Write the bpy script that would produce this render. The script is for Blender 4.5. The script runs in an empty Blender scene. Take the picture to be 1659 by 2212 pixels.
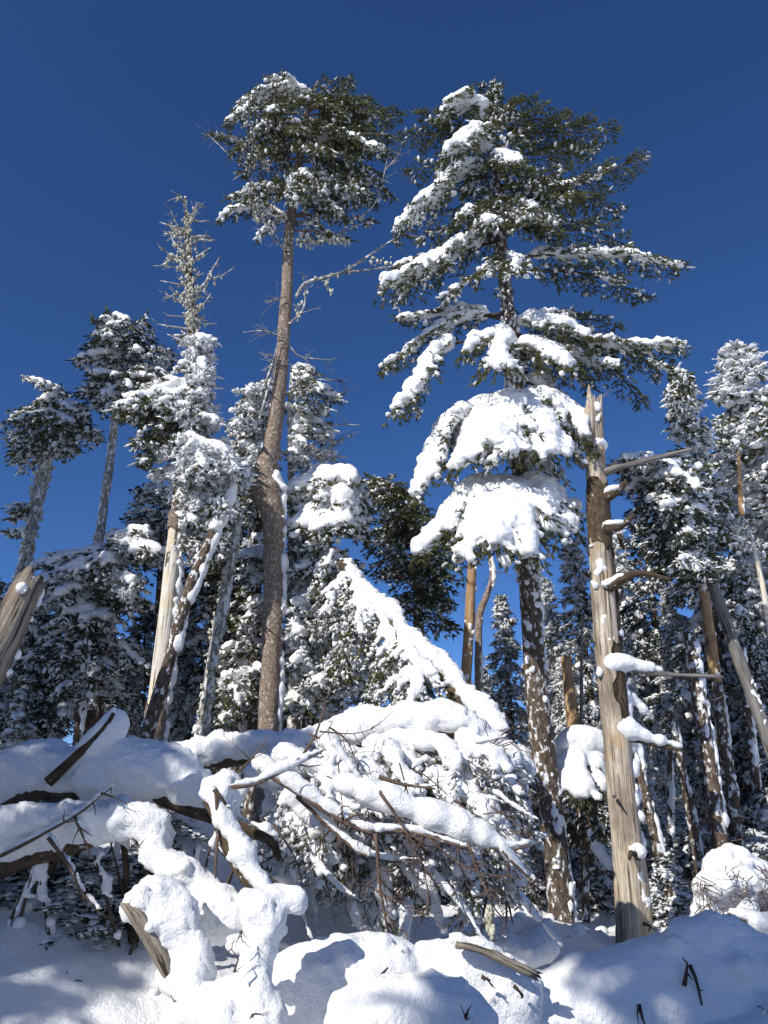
import bpy, math, random
import numpy as np
import openvdb as vdb
from mathutils import Vector

# ---------------------------------------------------------------- camera, sky, sun, exposure
SC = bpy.context.scene
COL = SC.collection
PITCH = math.radians(21.0)
CX, CY, FPX = 829.5, 1106.0, 1671.0            # the photograph measured on a 1659 x 2212 sheet
EYE = 1.6
cam_d = bpy.data.cameras.new('camera')
cam = bpy.data.objects.new('camera', cam_d); COL.objects.link(cam)
cam.location = (0, 0, EYE); cam.rotation_euler = (math.pi / 2 + PITCH, 0, 0)
cam_d.sensor_fit = 'VERTICAL'; cam_d.sensor_height = 36.0
cam_d.lens = 18.0 / (1106.0 / FPX)
cam_d.clip_start = 0.05; cam_d.clip_end = 2000
SC.camera = cam

SUN_EL, SUN_AZ = math.radians(36), math.radians(-138)   # azimuth clockwise from +Y: behind the camera, to its left
world = bpy.data.worlds.new('World'); SC.world = world; world.use_nodes = True
wn = world.node_tree
for n in list(wn.nodes): wn.nodes.remove(n)
wo = wn.nodes.new('ShaderNodeOutputWorld'); wb = wn.nodes.new('ShaderNodeBackground')
sk = wn.nodes.new('ShaderNodeTexSky'); sk.sky_type = 'NISHITA'; sk.sun_disc = False
sk.sun_elevation = SUN_EL; sk.sun_rotation = SUN_AZ
sk.altitude = 1900; sk.air_density = 0.8; sk.dust_density = 0.4; sk.ozone_density = 7.0
wb.inputs['Strength'].default_value = 0.118
hs = wn.nodes.new('ShaderNodeHueSaturation'); hs.inputs['Saturation'].default_value = 1.10; hs.inputs['Hue'].default_value = 0.505
wn.links.new(sk.outputs[0], hs.inputs['Color']); wn.links.new(hs.outputs[0], wb.inputs['Color']); wn.links.new(wb.outputs[0], wo.inputs['Surface'])
sun_d = bpy.data.lights.new('sun', 'SUN'); sun_d.energy = 5.0; sun_d.angle = math.radians(0.53)
sun_d.color = (1.0, 0.955, 0.88)
sun = bpy.data.objects.new('sun', sun_d); COL.objects.link(sun)
SDIR = Vector((math.sin(SUN_AZ) * math.cos(SUN_EL), math.cos(SUN_AZ) * math.cos(SUN_EL), math.sin(SUN_EL)))
sun.location = SDIR * 60; sun.rotation_euler = SDIR.to_track_quat('Z', 'Y').to_euler()
SC.view_settings.view_transform = 'Standard'; SC.view_settings.look = 'None'
SC.view_settings.exposure = 0.12; SC.view_settings.gamma = 1.0; SC.view_settings.use_curve_mapping = False
SC.render.engine = 'CYCLES'
SC.cycles.max_bounces = 6; SC.cycles.diffuse_bounces = 4; SC.cycles.glossy_bounces = 2

# ---------------------------------------------------------------- helpers
cp, sp = math.cos(PITCH), math.sin(PITCH)
A = np.array
def P(x, y, d):
    """a point of the photograph at horizontal distance d"""
    u = (x - CX) / FPX; v = (CY - y) / FPX
    t = d / (cp - v * sp)
    return A([u * t, d, EYE + (sp + v * cp) * t])
def M(w, y, d):
    """w sheet pixels at height y and distance d, in metres"""
    return w * d / (cp - (CY - y) / FPX * sp) / FPX
def path(pts, d):
    return A([P(p[0], p[1], p[2] if len(p) > 2 else d) for p in pts])

def vnoise(p, f, seed=0):
    q = np.asarray(p) * f + seed * 7.313 + 100.0
    i = np.floor(q).astype(np.int64); fr = q - i; u = fr * fr * (3 - 2 * fr)
    def h(a, b, c):
        n = (i[..., 0] + a) * 374761393 + (i[..., 1] + b) * 668265263 + (i[..., 2] + c) * 1442695041
        n &= 0xffffffff; n = ((n ^ (n >> 13)) * 1274126177) & 0xffffffff
        return ((n ^ (n >> 16)) & 0xffff) / 32767.5 - 1.0
    ux, uy, uz = u[..., 0], u[..., 1], u[..., 2]
    l = lambda a, b, t: a + (b - a) * t
    return l(l(l(h(0,0,0), h(1,0,0), ux), l(h(0,1,0), h(1,1,0), ux), uy),
             l(l(h(0,0,1), h(1,0,1), ux), l(h(0,1,1), h(1,1,1), ux), uy), uz)

def norm(v): return v / np.maximum(np.linalg.norm(v, axis=-1, keepdims=True), 1e-9)

def resample(pts, step=None, n=None, rad=None):
    """Catmull-Rom through pts, evenly spaced; radii follow"""
    pts = np.asarray(pts, float)
    if len(pts) == 2: pts = A([pts[0], (pts[0] + pts[1]) / 2, pts[1]]); rad = None if rad is None else [rad[0], (rad[0] + rad[-1]) / 2, rad[-1]]
    e = np.vstack([2 * pts[0] - pts[1], pts, 2 * pts[-1] - pts[-2]])
    out = []; rr = []
    t = np.linspace(0, 1, 9)[:-1][:, None]
    for k in range(len(pts) - 1):
        p0, p1, p2, p3 = e[k:k + 4]
        out.append(0.5 * (2 * p1 + (p2 - p0) * t + (2 * p0 - 5 * p1 + 4 * p2 - p3) * t**2 + (3 * p1 - p0 - 3 * p2 + p3) * t**3))
        if rad is not None: rr.append(rad[k] + (rad[k + 1] - rad[k]) * t[:, 0])
    out = np.vstack(out + [pts[-1:]])
    s = np.r_[0, np.cumsum(np.linalg.norm(np.diff(out, axis=0), axis=1))]
    if n is None: n = max(3, int(s[-1] / step) + 1)
    ss = np.linspace(0, s[-1], n)
    res = np.stack([np.interp(ss, s, out[:, k]) for k in range(3)], 1)
    if rad is None: return res
    return res, np.interp(ss, s, np.r_[np.concatenate(rr), rad[-1]])

ORG = {}
class MB:
    def __init__(s): s.v = []; s.q = []; s.t = []; s.qm = []; s.tm = []; s.tc = []; s.n = 0
    def add(s, v, q=None, t=None, m=0, tc=None):
        v = np.asarray(v, np.float32).reshape(-1, 3)
        s.v.append(v); s.tc.append(v if tc is None else np.asarray(tc, np.float32))
        if q is not None and len(q):
            q = np.asarray(q, np.int32) + s.n; s.q.append(q); s.qm.append(np.full(len(q), m, np.int32) if np.isscalar(m) else m)
        if t is not None and len(t):
            t = np.asarray(t, np.int32) + s.n; s.t.append(t); s.tm.append(np.full(len(t), m, np.int32) if np.isscalar(m) else m)
        s.n += len(v)
    def build(s, name, mats, parent=None, smooth=True):
        me = bpy.data.meshes.new(name)
        if s.n:
            v = np.vstack(s.v); o = ORG.get(parent.name, A([0, 0, 0])) if parent else A([0, 0, 0])
            q = np.vstack(s.q) if s.q else np.zeros((0, 4), np.int32)
            t = np.vstack(s.t) if s.t else np.zeros((0, 3), np.int32)
            me.vertices.add(len(v)); me.vertices.foreach_set('co', (v - o).astype(np.float32).ravel())
            me.loops.add(len(q) * 4 + len(t) * 3)
            me.loops.foreach_set('vertex_index', np.r_[q.ravel(), t.ravel()].astype(np.int32))
            me.polygons.add(len(q) + len(t))
            me.polygons.foreach_set('loop_start', np.r_[np.arange(len(q)) * 4, len(q) * 4 + np.arange(len(t)) * 3].astype(np.int32))
            me.polygons.foreach_set('material_index', np.concatenate(s.qm + s.tm).astype(np.int32))
            me.polygons.foreach_set('use_smooth', np.full(len(q) + len(t), smooth))
            at = me.attributes.new('tc', 'FLOAT_VECTOR', 'POINT'); at.data.foreach_set('vector', np.vstack(s.tc).astype(np.float32).ravel())
            me.update(calc_edges=True)
        for m in (mats if isinstance(mats, (list, tuple)) else [mats]): me.materials.append(m)
        ob = bpy.data.objects.new(name, me); COL.objects.link(ob)
        if parent: ob.parent = parent; ORG[ob.name] = ORG.get(parent.name, A([0, 0, 0]))
        return ob

def frames(p):
    T = norm(np.gradient(p, axis=0)); N = np.zeros_like(T)
    a = A([1.0, 0, 0]) if abs(T[0, 0]) < .8 else A([0, 1.0, 0])
    n = a - T[0] * a.dot(T[0]); N[0] = n / np.linalg.norm(n)
    for i in range(1, len(p)):
        n = N[i - 1] - T[i] * N[i - 1].dot(T[i]); N[i] = n / np.linalg.norm(n)
    return T, N, np.cross(T, N)

def tube(mb, pts, rad, sides=8, step=.08, rough=.0, m=0, seed=0, n=None, rf=9.0, jag=0, ax=.35):
    p, r = resample(pts, step, n, rad)
    T, N, B = frames(p)
    th = np.arange(sides) * 2 * math.pi / sides
    ring = N[:, None] * np.cos(th)[None, :, None] + B[:, None] * np.sin(th)[None, :, None]
    k = np.ones((len(p), sides))
    if rough:
        q = p[:, None] + ring * r[:, None, None]
        k += rough * (vnoise(q * [1, 1, ax], rf, seed) + .6 * vnoise(q * [1, 1, ax], rf * 2.7, seed + 1))
    v = p[:, None] + ring * (r[:, None] * k)[..., None]
    if jag: v[-1] += T[-1] * (np.random.RandomState(seed).rand(sides, 1) * jag)
    L = np.arange(len(p)) * (np.linalg.norm(np.diff(p, axis=0), axis=1).mean())
    tc = np.stack([np.cos(th)[None] * r[:, None], np.sin(th)[None] * r[:, None], np.repeat(L[:, None], sides, 1)], -1) + seed * 3.1
    i = np.arange(len(p) - 1)[:, None] * sides; j = np.arange(sides)[None]; j2 = (j + 1) % sides
    q = np.stack([i + j, i + j2, i + sides + j2, i + sides + j], -1).reshape(-1, 4)
    V = np.vstack([v.reshape(-1, 3), p[:1], p[-1:]]); TC = np.vstack([tc.reshape(-1, 3), tc[0, :1] * 0, tc[-1, :1]])
    c0 = len(p) * sides; b = (len(p) - 1) * sides; jj = np.arange(sides)
    t = np.vstack([np.stack([jj * 0 + c0, (jj + 1) % sides, jj], 1), np.stack([jj * 0 + c0 + 1, b + jj, b + (jj + 1) % sides], 1)])
    mb.add(V, q, t, m, TC)
    return p, r

class Snow:
    """snow as one field of soft blobs, meshed with OpenVDB"""
    T = .3
    def __init__(s): s.b = []
    def blob(s, p, r, k=1.0): s.b.append((p[0], p[1], p[2], r / .67, r / .67, r * k / .67))
    def blobs(s, P_, R, K=1.0):
        P_ = np.asarray(P_); R = np.broadcast_to(np.asarray(R, float), (len(P_),)); K = np.broadcast_to(np.asarray(K, float), (len(P_),))
        s.b += [(p[0], p[1], p[2], r / .67, r / .67, r * k / .67) for p, r, k in zip(P_, R, K)]
    def roughen(s, rng, n=3, lo=.035, f=(.14, .34), top=True):
        """clods and slumps on the blobs laid so far"""
        for (x, y, z, a, b, c) in list(s.b):
            if a * .67 < .09: continue
            for _ in range(n):
                v = A([rng.gauss(0, 1), rng.gauss(0, 1), abs(rng.gauss(0, 1)) if top else rng.gauss(0, 1)]); v /= np.linalg.norm(v); r = max(lo, a * .67 * rng.uniform(*f))
                s.blob(A([x, y, z]) + v * A([a, b, c]) * .67 * rng.uniform(.8, 1.12), r, rng.uniform(.6, 1))
    def on(s, pts, rlog, h, rng, wob=.25, off=(0, 0, 0), k=.85, gap=0):
        """a ridge of snow of thickness h lying along pts"""
        hh = np.atleast_1d(np.asarray(h, float)); rl = np.atleast_1d(np.asarray(rlog, float))
        nn = len(pts)
        hh = np.full(nn, hh[0]) if len(hh) == 1 else hh; rl = np.full(nn, rl[0]) if len(rl) == 1 else rl
        stp = max(.03, float(hh.mean()) * .4)
        p, hs = resample(pts, stp, None, list(hh)); _, rs = resample(pts, None, len(p), list(rl))
        for a, b, c in zip(p, hs, rs):
            if b < .012 or rng.random() < gap: continue
            w = 1 + wob * (rng.random() * 2 - 1)
            s.blob(a + A(off) + A([rng.uniform(-.15, .15) * b, rng.uniform(-.15, .15) * b, c * .5 + b * .42]), max(c * .95, b * .62) * w, max(.5, min(1.3, (b * .58) / max(c * .95, b * .62))) * k / .85)
    def mesh(s, mb, vox, amp=.012, f=9.0, seed=0, m=0):
        if not s.b: return
        b = np.asarray(s.b); lo = (b[:, :3] - b[:, 3:]).min(0) - vox * 2; hi = (b[:, :3] + b[:, 3:]).max(0) + vox * 2
        while np.prod((hi - lo) / vox) > 4e7: vox *= 1.2
        dim = np.ceil((hi - lo) / vox).astype(int) + 1
        F = np.zeros(dim, np.float32)
        ax = [(lo[k] + np.arange(dim[k]) * vox).astype(np.float32) for k in range(3)]
        i0 = np.maximum(np.floor((b[:, :3] - b[:, 3:] - lo) / vox).astype(int), 0)
        i1 = np.minimum(np.ceil((b[:, :3] + b[:, 3:] - lo) / vox).astype(int) + 1, dim)
        for q in range(len(b)):
            c = b[q]; (x0, y0, z0), (x1, y1, z1) = i0[q], i1[q]
            dx = ((ax[0][x0:x1] - c[0]) / c[3])**2; dy = ((ax[1][y0:y1] - c[1]) / c[4])**2; dz = ((ax[2][z0:z1] - c[2]) / c[5])**2
            w = 1 - (dx[:, None, None] + dy[None, :, None] + dz[None, None, :])
            np.maximum(w, 0, out=w); w *= w; F[x0:x1, y0:y1, z0:z1] += w
        g = vdb.FloatGrid(); g.copyFromArray(-F)
        v, q = g.convertToQuads(isovalue=-s.T)
        if len(v) == 0: return
        v = v.astype(np.float64) * vox + lo; q = q.astype(np.int64)
        a_, b_, c_, d_ = (v[q[:, k]] for k in range(4))
        fn = np.cross(c_ - a_, d_ - b_)
        if np.einsum('ij,ij->i', a_ - v.mean(0), fn).sum() < 0: q = q[:, ::-1]; fn = -fn
        vn = np.stack([sum(np.bincount(q[:, k], fn[:, ax_], len(v)) for k in range(4)) for ax_ in range(3)], 1)
        vn = norm(vn)
        a1 = vnoise(v, f, seed); a2 = vnoise(v, f * 2.2, seed + 3)
        dsp = amp * 1.25 * (a1 + .5 * (np.abs(a2) * 1.6 - .5) + .35 * vnoise(v, f * 4.6, seed + 5))
        mb.add(v + vn * dsp[:, None], q, None, m)

def thing(name, label, cat, loc, group=None):
    o = bpy.data.objects.new(name, None); COL.objects.link(o); o.location = tuple(float(c) for c in loc)
    o.empty_display_size = .2
    o['label'] = label; o['category'] = cat
    if group: o['group'] = group
    ORG[o.name] = A(loc, float)
    return o
def snow_part(S, parent, vox, name='snow', amp=.012, f=9.0, seed=0):
    mb = MB(); S.mesh(mb, vox, amp, f, seed)
    if not mb.n: return None
    o = mb.build(name, MAT['snow'], parent); o['kind'] = 'stuff'
    return o

# ---------------------------------------------------------------- materials
MAT = {}
def mat(name, rough=.8, spec=.2):
    m = bpy.data.materials.new(name); m.use_nodes = True; nt = m.node_tree; b = nt.nodes['Principled BSDF']
    b.inputs['Roughness'].default_value = rough; b.inputs['Specular IOR Level'].default_value = spec
    MAT[name] = m
    return nt, b
def nd(nt, t, **kw):
    n = nt.nodes.new(t)
    for k, v in kw.items():
        if k in n.inputs: n.inputs[k].default_value = v
        else: setattr(n, k, v)
    return n
def noise(nt, vec, scale, detail=4, rough=.55, stretch=None):
    if stretch:
        mp = nd(nt, 'ShaderNodeMapping'); mp.inputs['Scale'].default_value = stretch
        nt.links.new(vec, mp.inputs['Vector']); vec = mp.outputs[0]
    n = nd(nt, 'ShaderNodeTexNoise', Scale=scale, Detail=detail, Roughness=rough); nt.links.new(vec, n.inputs['Vector'])
    return n.outputs['Fac']
def ramp(nt, fac, stops):
    r = nd(nt, 'ShaderNodeValToRGB'); e = r.color_ramp.elements
    for k, (p, c) in enumerate(stops):
        if k >= 2: e.new(p)
        e[k].position = p; e[k].color = (*c, 1) if len(c) == 3 else c
    nt.links.new(fac, r.inputs[0]); return r.outputs[0]
def mix(nt, f, a, b):
    m = nd(nt, 'ShaderNodeMix', data_type='RGBA')
    (nt.links.new(f, m.inputs[0]) if not isinstance(f, (int, float)) else setattr(m.inputs[0], 'default_value', f))
    for k, x in ((6, a), (7, b)):
        if isinstance(x, tuple): m.inputs[k].default_value = (*x, 1)
        else: nt.links.new(x, m.inputs[k])
    return m.outputs[2]
def bump(nt, b, h, s, d):
    n = nd(nt, 'ShaderNodeBump', Strength=s, Distance=d); nt.links.new(h, n.inputs['Height'])
    nt.links.new(n.outputs[0], b.inputs['Normal'])
def tcv(nt):
    a = nd(nt, 'ShaderNodeAttribute', attribute_name='tc'); return a.outputs['Vector']
def pos(nt): return nd(nt, 'ShaderNodeNewGeometry').outputs['Position']

nt, b = mat('snow', .6, .25)
g1 = noise(nt, pos(nt), 15, 7, .66); g2 = noise(nt, pos(nt), 70, 4, .7)
ad = nd(nt, 'ShaderNodeMath', operation='MULTIPLY_ADD'); ad.inputs[1].default_value = .3
nt.links.new(g2, ad.inputs[0]); nt.links.new(g1, ad.inputs[2])
bump(nt, b, ad.outputs[0], .75, .04)
nt.links.new(ramp(nt, g1, [(.3, (.86, .87, .885)), (.6, (.9, .905, .915))]), b.inputs['Base Color'])

def bark_mat(name, dark, light, frost, stretch, bs=.5, rough=.9, sc=26, frost_col=(.72, .73, .74), bd=.03, third=None, crack=False, patch=None):
    nt, b = mat(name, rough, .15)
    t = tcv(nt)
    n1 = noise(nt, t, sc, 6, .65, stretch); n2 = noise(nt, t, sc * .62, 5, .68, (1, 1, .55)); n3 = noise(nt, t, 5, 3, .6)
    c = ramp(nt, n1, [(.32, dark), (.68, light)])
    if third: c = mix(nt, ramp(nt, n3, [(.5, (0, 0, 0)), (.66, (1, 1, 1))]), c, third)
    if patch: c = mix(nt, ramp(nt, noise(nt, t, 3.2, 4, .65, (1, 1, .3)), [(.47, (0, 0, 0)), (.6, (1, 1, 1))]), c, patch)
    if crack:
        n4 = noise(nt, t, sc * 1.5, 3, .6, (1, 1, .03)); c = mix(nt, ramp(nt, n4, [(.36, (1, 1, 1)), (.43, (0, 0, 0))]), c, tuple(x * .35 for x in dark))
        n1 = n4
    fac = ramp(nt, n2, [(frost, (0, 0, 0)), (frost + .05, (1, 1, 1))])
    nt.links.new(mix(nt, fac, c, frost_col), b.inputs['Base Color'])
    ad = nd(nt, 'ShaderNodeMath', operation='MULTIPLY_ADD'); ad.inputs[1].default_value = .5
    nt.links.new(n2, ad.inputs[0]); nt.links.new(n1, ad.inputs[2])
    bump(nt, b, ad.outputs[0], bs, bd)
bark_mat('bark_dark', (.035, .026, .018), (.13, .095, .062), .63, (1, 1, .4), .9)
bark_mat('bark_rimed', (.04, .032, .025), (.17, .125, .09), .545, (1, 1, .45), .9)
bark_mat('bark_grey', (.085, .062, .047), (.42, .33, .26), .575, (.6, .6, 1.5), .9, sc=44, frost_col=(.6, .57, .54))
bark_mat('bark_pale', (.13, .12, .105), (.42, .4, .37), .52, (1, 1, .5), .8, frost_col=(.8, .8, .79))
bark_mat('dead_wood', (.33, .275, .21), (.62, .55, .455), .8, (1, 1, .04), .95, .85, 30, third=(.46, .34, .22), crack=True, patch=(.25, .205, .16))
bark_mat('weathered_wood', (.12, .098, .078), (.36, .315, .265), .76, (1, 1, .04), .9, .9, 34, third=(.2, .15, .11), crack=True)
bark_mat('pale_wood', (.5, .455, .39), (.79, .755, .69), .8, (1, 1, .06), .5, .8, 30, third=(.62, .52, .37), crack=True)
bark_mat('grey_wood', (.10, .092, .085), (.28, .265, .25), .68, (1, 1, .06), .8, .9, 34, crack=True)
bark_mat('orange_wood', (.25, .15, .075), (.50, .35, .2), .74, (1, 1, .07), .6, .85, 30, third=(.2, .11, .06))
bark_mat('twig', (.06, .042, .034), (.2, .14, .11), .6, (1, 1, .3), .3, sc=40)

def leaf_mat(name, c1, c2, rough=.55, spec=.3, sc=5):
    nt, b = mat(name, rough, spec); n1 = noise(nt, pos(nt), sc, 3, .6); n2 = noise(nt, pos(nt), 60, 1, .5)
    ad = nd(nt, 'ShaderNodeMath', operation='MULTIPLY_ADD'); ad.inputs[1].default_value = .6
    nt.links.new(n2, ad.inputs[0]); sb = nd(nt, 'ShaderNodeMath', operation='SUBTRACT'); nt.links.new(n1, sb.inputs[0]); sb.inputs[1].default_value = .3
    nt.links.new(sb.outputs[0], ad.inputs[2])
    nt.links.new(ramp(nt, ad.outputs[0], [(.32, c1), (.7, c2)]), b.inputs['Base Color'])
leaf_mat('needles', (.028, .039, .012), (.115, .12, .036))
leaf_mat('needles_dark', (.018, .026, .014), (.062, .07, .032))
leaf_mat('rime', (.5, .51, .53), (.82, .83, .84), .8, .1)
leaf_mat('lichen', (.34, .33, .25), (.62, .61, .52), .9, .05, 14)

# ---------------------------------------------------------------- foliage
def needles(mb, p0, d, L, R, rng, k=14, nl=.022, w=.004, mi=0, mcore=None, spread=.85):
    """twigs: a thin bristled core with k needles each, all at once"""
    n = len(p0)
    if n == 0: return
    rs = np.random.RandomState(rng.randrange(1 << 30))
    d = norm(d); L = np.broadcast_to(np.asarray(L, float), (n,)); R = np.broadcast_to(np.asarray(R, float), (n,))
    mi = np.broadcast_to(np.asarray(mi), (n,)); 
    a = norm(np.cross(d, rs.normal(size=(n, 3)))); c = np.cross(d, a)
    th = A([0, 2.094, 4.189])
    ring = a[:, None] * np.cos(th)[None, :, None] + c[:, None] * np.sin(th)[None, :, None]
    base = p0[:, None] + ring * (R * .45)[:, None, None]
    mid = (p0 + d * (L * .6)[:, None])[:, None] + ring * (R * .75)[:, None, None]
    tip = (p0 + d * L[:, None])[:, None]
    v = np.concatenate([base, mid, tip], 1).reshape(-1, 3)
    o = np.arange(n)[:, None, None] * 7
    q = (A([[0, 1, 4, 3], [1, 2, 5, 4], [2, 0, 3, 5]])[None] + o).reshape(-1, 4)
    t = (A([[3, 4, 6], [4, 5, 6], [5, 3, 6]])[None] + o).reshape(-1, 3)
    mb.v.append(v.astype(np.float32)); mb.tc.append(v.astype(np.float32))
    mb.q.append((q + mb.n).astype(np.int32)); mb.qm.append(np.repeat(mi, 3).astype(np.int32))
    mb.t.append((t + mb.n).astype(np.int32)); mb.tm.append(np.repeat(mi, 3).astype(np.int32)); mb.n += len(v)
    if k:
        u = (np.arange(k)[None] + rs.rand(n, k)) / k
        ang = rs.rand(n, k) * 6.283
        rad = a[:, None] * np.cos(ang)[..., None] + c[:, None] * np.sin(ang)[..., None]
        nd_ = norm(d[:, None] * (1 - spread * .55) + rad * spread)
        pb = p0[:, None] + d[:, None] * (u * L[:, None])[..., None] + rad * (R * .3)[:, None, None]
        ln = nl * (.7 + .6 * rs.rand(n, k))
        side = norm(np.cross(nd_, rs.normal(size=(n, k, 3)))) * w
        v = np.stack([pb - side, pb + side, pb + nd_ * ln[..., None]], 2).reshape(-1, 3)
        t = np.arange(n * k * 3).reshape(-1, 3)
        mb.v.append(v.astype(np.float32)); mb.tc.append(v.astype(np.float32))
        mb.t.append((t + mb.n).astype(np.int32)); mb.tm.append(np.repeat(mi, k).astype(np.int32)); mb.n += len(v)

ICO = None
def lumps(mb, p, r, rng, m=0, flat=.8):
    """small rime and snow clumps, one cheap rounded solid each"""
    global ICO
    if ICO is None:
        g = (1 + 5**.5) / 2
        v = norm(A([[-1, g, 0], [1, g, 0], [-1, -g, 0], [1, -g, 0], [0, -1, g], [0, 1, g], [0, -1, -g], [0, 1, -g], [g, 0, -1], [g, 0, 1], [-g, 0, -1], [-g, 0, 1]], ).astype(float))
        f = A([[0,11,5],[0,5,1],[0,1,7],[0,7,10],[0,10,11],[1,5,9],[5,11,4],[11,10,2],[10,7,6],[7,1,8],[3,9,4],[3,4,2],[3,2,6],[3,6,8],[3,8,9],[4,9,5],[2,4,11],[6,2,10],[8,6,7],[9,8,1]])
        ICO = (v, f)
    n = len(p)
    if n == 0: return
    rs = np.random.RandomState(rng.randrange(1 << 30)); r = np.broadcast_to(np.asarray(r, float), (n,))
    sc = 1 + rs.uniform(-.3, .3, (n, 12, 1)); an = rs.uniform(.6, 1.4, (n, 1, 3)); an[..., 2] *= flat
    v = (ICO[0][None] * sc * an * r[:, None, None] + np.asarray(p)[:, None]).reshape(-1, 3)
    t = (ICO[1][None] + np.arange(n)[:, None, None] * 12).reshape(-1, 3)
    mb.add(v, None, t, m)

def bough(mb, S, A0, tip, rng, width=.5, snow=.5, arch=.1, dens=1.0, r0=.022, tw=.085, R=.013, k=12, rime=.15, droop=.25,
          bare=.15, clumps=1.0, sn=.055, lich=0, step=.07, nl=.022, w=.0042, wood=3, hang=.28, tstep=.06):
    """one spray of a conifer: spine, side branchlets, twigs with needles (0), rime (1), lichen (2); wood is slot 3. Snow goes to S."""
    A0 = A(A0, float); tip = A(tip, float); L = np.linalg.norm(tip - A0)
    ctrl = [A0, A0 + (tip - A0) * .5 + A([0, 0, arch * L]) + A([rng.uniform(-.05, .05), rng.uniform(-.05, .05), 0]) * L, tip]
    n = max(6, int(L / .05)); sp_ = resample(ctrl, None, n); env = np.sin(np.linspace(0, 2.2, n))[:, None]
    sp_ = sp_ + env * .07 * min(1, L) * np.stack([vnoise(sp_, 2.6, 21 + q_) for q_ in range(3)], 1)
    tube(mb, sp_[::max(1, n // 8)], list(np.linspace(r0, .005, len(sp_[::max(1, n // 8)]))), 5, .2, m=wood)
    T = norm(np.gradient(sp_, axis=0)); up = A([0, 0, 1.0])
    lat = np.cross(T, up); lat = norm(lat + 1e-6)
    P0 = []; D = []; LL = []; RR = []; MI = []; SP = []; SR = []; CL = []
    ns = max(4, int(L * (1 - bare) / step * dens)); ph = rng.uniform(0, 9)
    sl = []
    for i in range(ns * 2):
        s = bare + (1 - bare) * (i // 2 + rng.random()) / ns; sd = 1 if i % 2 else -1
        j = min(n - 1, int(s * (n - 1))); p = sp_[j]
        prof = min(1, (s - bare) / (1 - bare) * 2.6 + .35) * (1 - s)**.55 + .1
        l = width * prof * rng.uniform(.65, 1.15)
        a = rng.uniform(.75, 1.1)
        hg = rng.random() < (hang if snow < 1.2 else .1)
        if hg: l *= .75; d = T[j] * .45 + lat[j] * sd * rng.uniform(.1, .6) - up * rng.uniform(.35, .9)
        else: d = T[j] * math.cos(a) + lat[j] * sd * math.sin(a) + up * rng.uniform(-.22, .2)
        d /= np.linalg.norm(d)
        m_ = max(2, int(l / tstep)); tt = np.linspace(0, 1, m_ + 1)
        bp = p + d * (l * tt)[:, None] - up * (droop * l * tt**2)[:, None]
        if not hg: sl.append((bp, s, l))
        tube(mb, bp, list(np.linspace(.006, .0025, len(bp))), 3, 1, m=wood, n=3)
        bd = norm(np.gradient(bp, axis=0))
        side = norm(np.cross(bd, up) + 1e-6)
        for sg in (-1, 1, 0):
            sel = np.arange(1, m_ + 1) if sg else None
            if sg == 0: sel = A([m_])
            rr = A([[rng.gauss(0, .22) for _ in range(3)] for _ in sel])
            dd = bd[sel] * .75 + side[sel] * sg * .7 + rr
            P0.append(bp[sel] + rr * .02); D.append(dd); LL.append(tw * np.array([rng.uniform(.6, 1.25) for _ in sel]) * (1 - .3 * tt[sel]))
    P0 = np.vstack(P0); D = np.vstack(D); LL = np.concatenate(LL)
    # leader
    e = np.arange(n * 2 // 3, n); P0 = np.vstack([P0, sp_[e], sp_[-1:]]); D = np.vstack([D, T[e] + .5 * A([[rng.gauss(0, 1) for _ in range(3)] for _ in e]), T[-1:]])
    LL = np.r_[LL, np.full(len(e), tw), tw * 1.4]
    rs = np.random.RandomState(rng.randrange(1 << 30))
    pn = vnoise(P0, 4.5, 11) * .5 + .5
    mi = np.where(rs.rand(len(P0)) < rime * .62 * np.clip(2.2 * pn - .25, 0, 2), 1, 0)
    if lich: mi = np.where(rs.rand(len(P0)) < lich, 2, mi)
    needles(mb, P0, D, LL, np.where(mi == 1, R * 1.3, R), rng, k, nl, w, mi)
    # rime clumps hanging among the twigs
    nc = int(len(P0) * rime * clumps * .22)
    if nc:
        sel = rs.randint(0, len(P0), nc); r_ = rs.uniform(.012, .03, nc) * (tw / .085)
        lumps(mb, P0[sel] + rs.normal(size=(nc, 3)) * .015 - A([0, 0, .012]), r_, rng, 1, 1.2)
    if S is not None and snow > 0:
        for bp, s, l in sl:
            nz = vnoise(bp[len(bp) // 2][None], 1.9, 5)[0] * .5 + .5
            if nz > snow * 1.15: continue
            t = rng.uniform(.6, 1.05) if snow > .75 else rng.uniform(.35, .85)
            q = bp[:max(2, int(len(bp) * t))]
            q = resample(q, None, max(3, int(l * t / (sn * .7)))) if len(q) > 1 else q
            rad = sn * (.62 + .38 * snow) * rs.uniform(.65, 1.3, len(q)) * np.linspace(1.15, .62, len(q)) * (np.clip(1.5 - np.abs(norm(np.gradient(q, axis=0))[:, 2]), .55, 1) if snow < 1.2 else 1.05); q = q + rs.normal(size=q.shape) * sn * .16
            S.blobs(q + A([0, 0, 1]) * (rad * .62)[:, None], rad, .74)
        st = sp_[int(n * bare):]
        nz = vnoise(st, 1.9, 5) * .5 + .5
        ok = nz < snow * 1.2; tz = np.abs(T[int(n * bare):][:, 2])[ok]; tp = np.linspace(1.1, .55, len(st))[ok]; st = st[ok]
        if len(st): S.blobs(st + rs.normal(size=st.shape) * sn * .25 + A([0, 0, sn * .8]), sn * (.8 + .55 * snow) * rs.uniform(.7, 1.25, len(st)) * tp * (np.clip(1.5 - tz, .5, 1) if snow < 1.2 else 1), .85)
    return sp_
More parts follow.
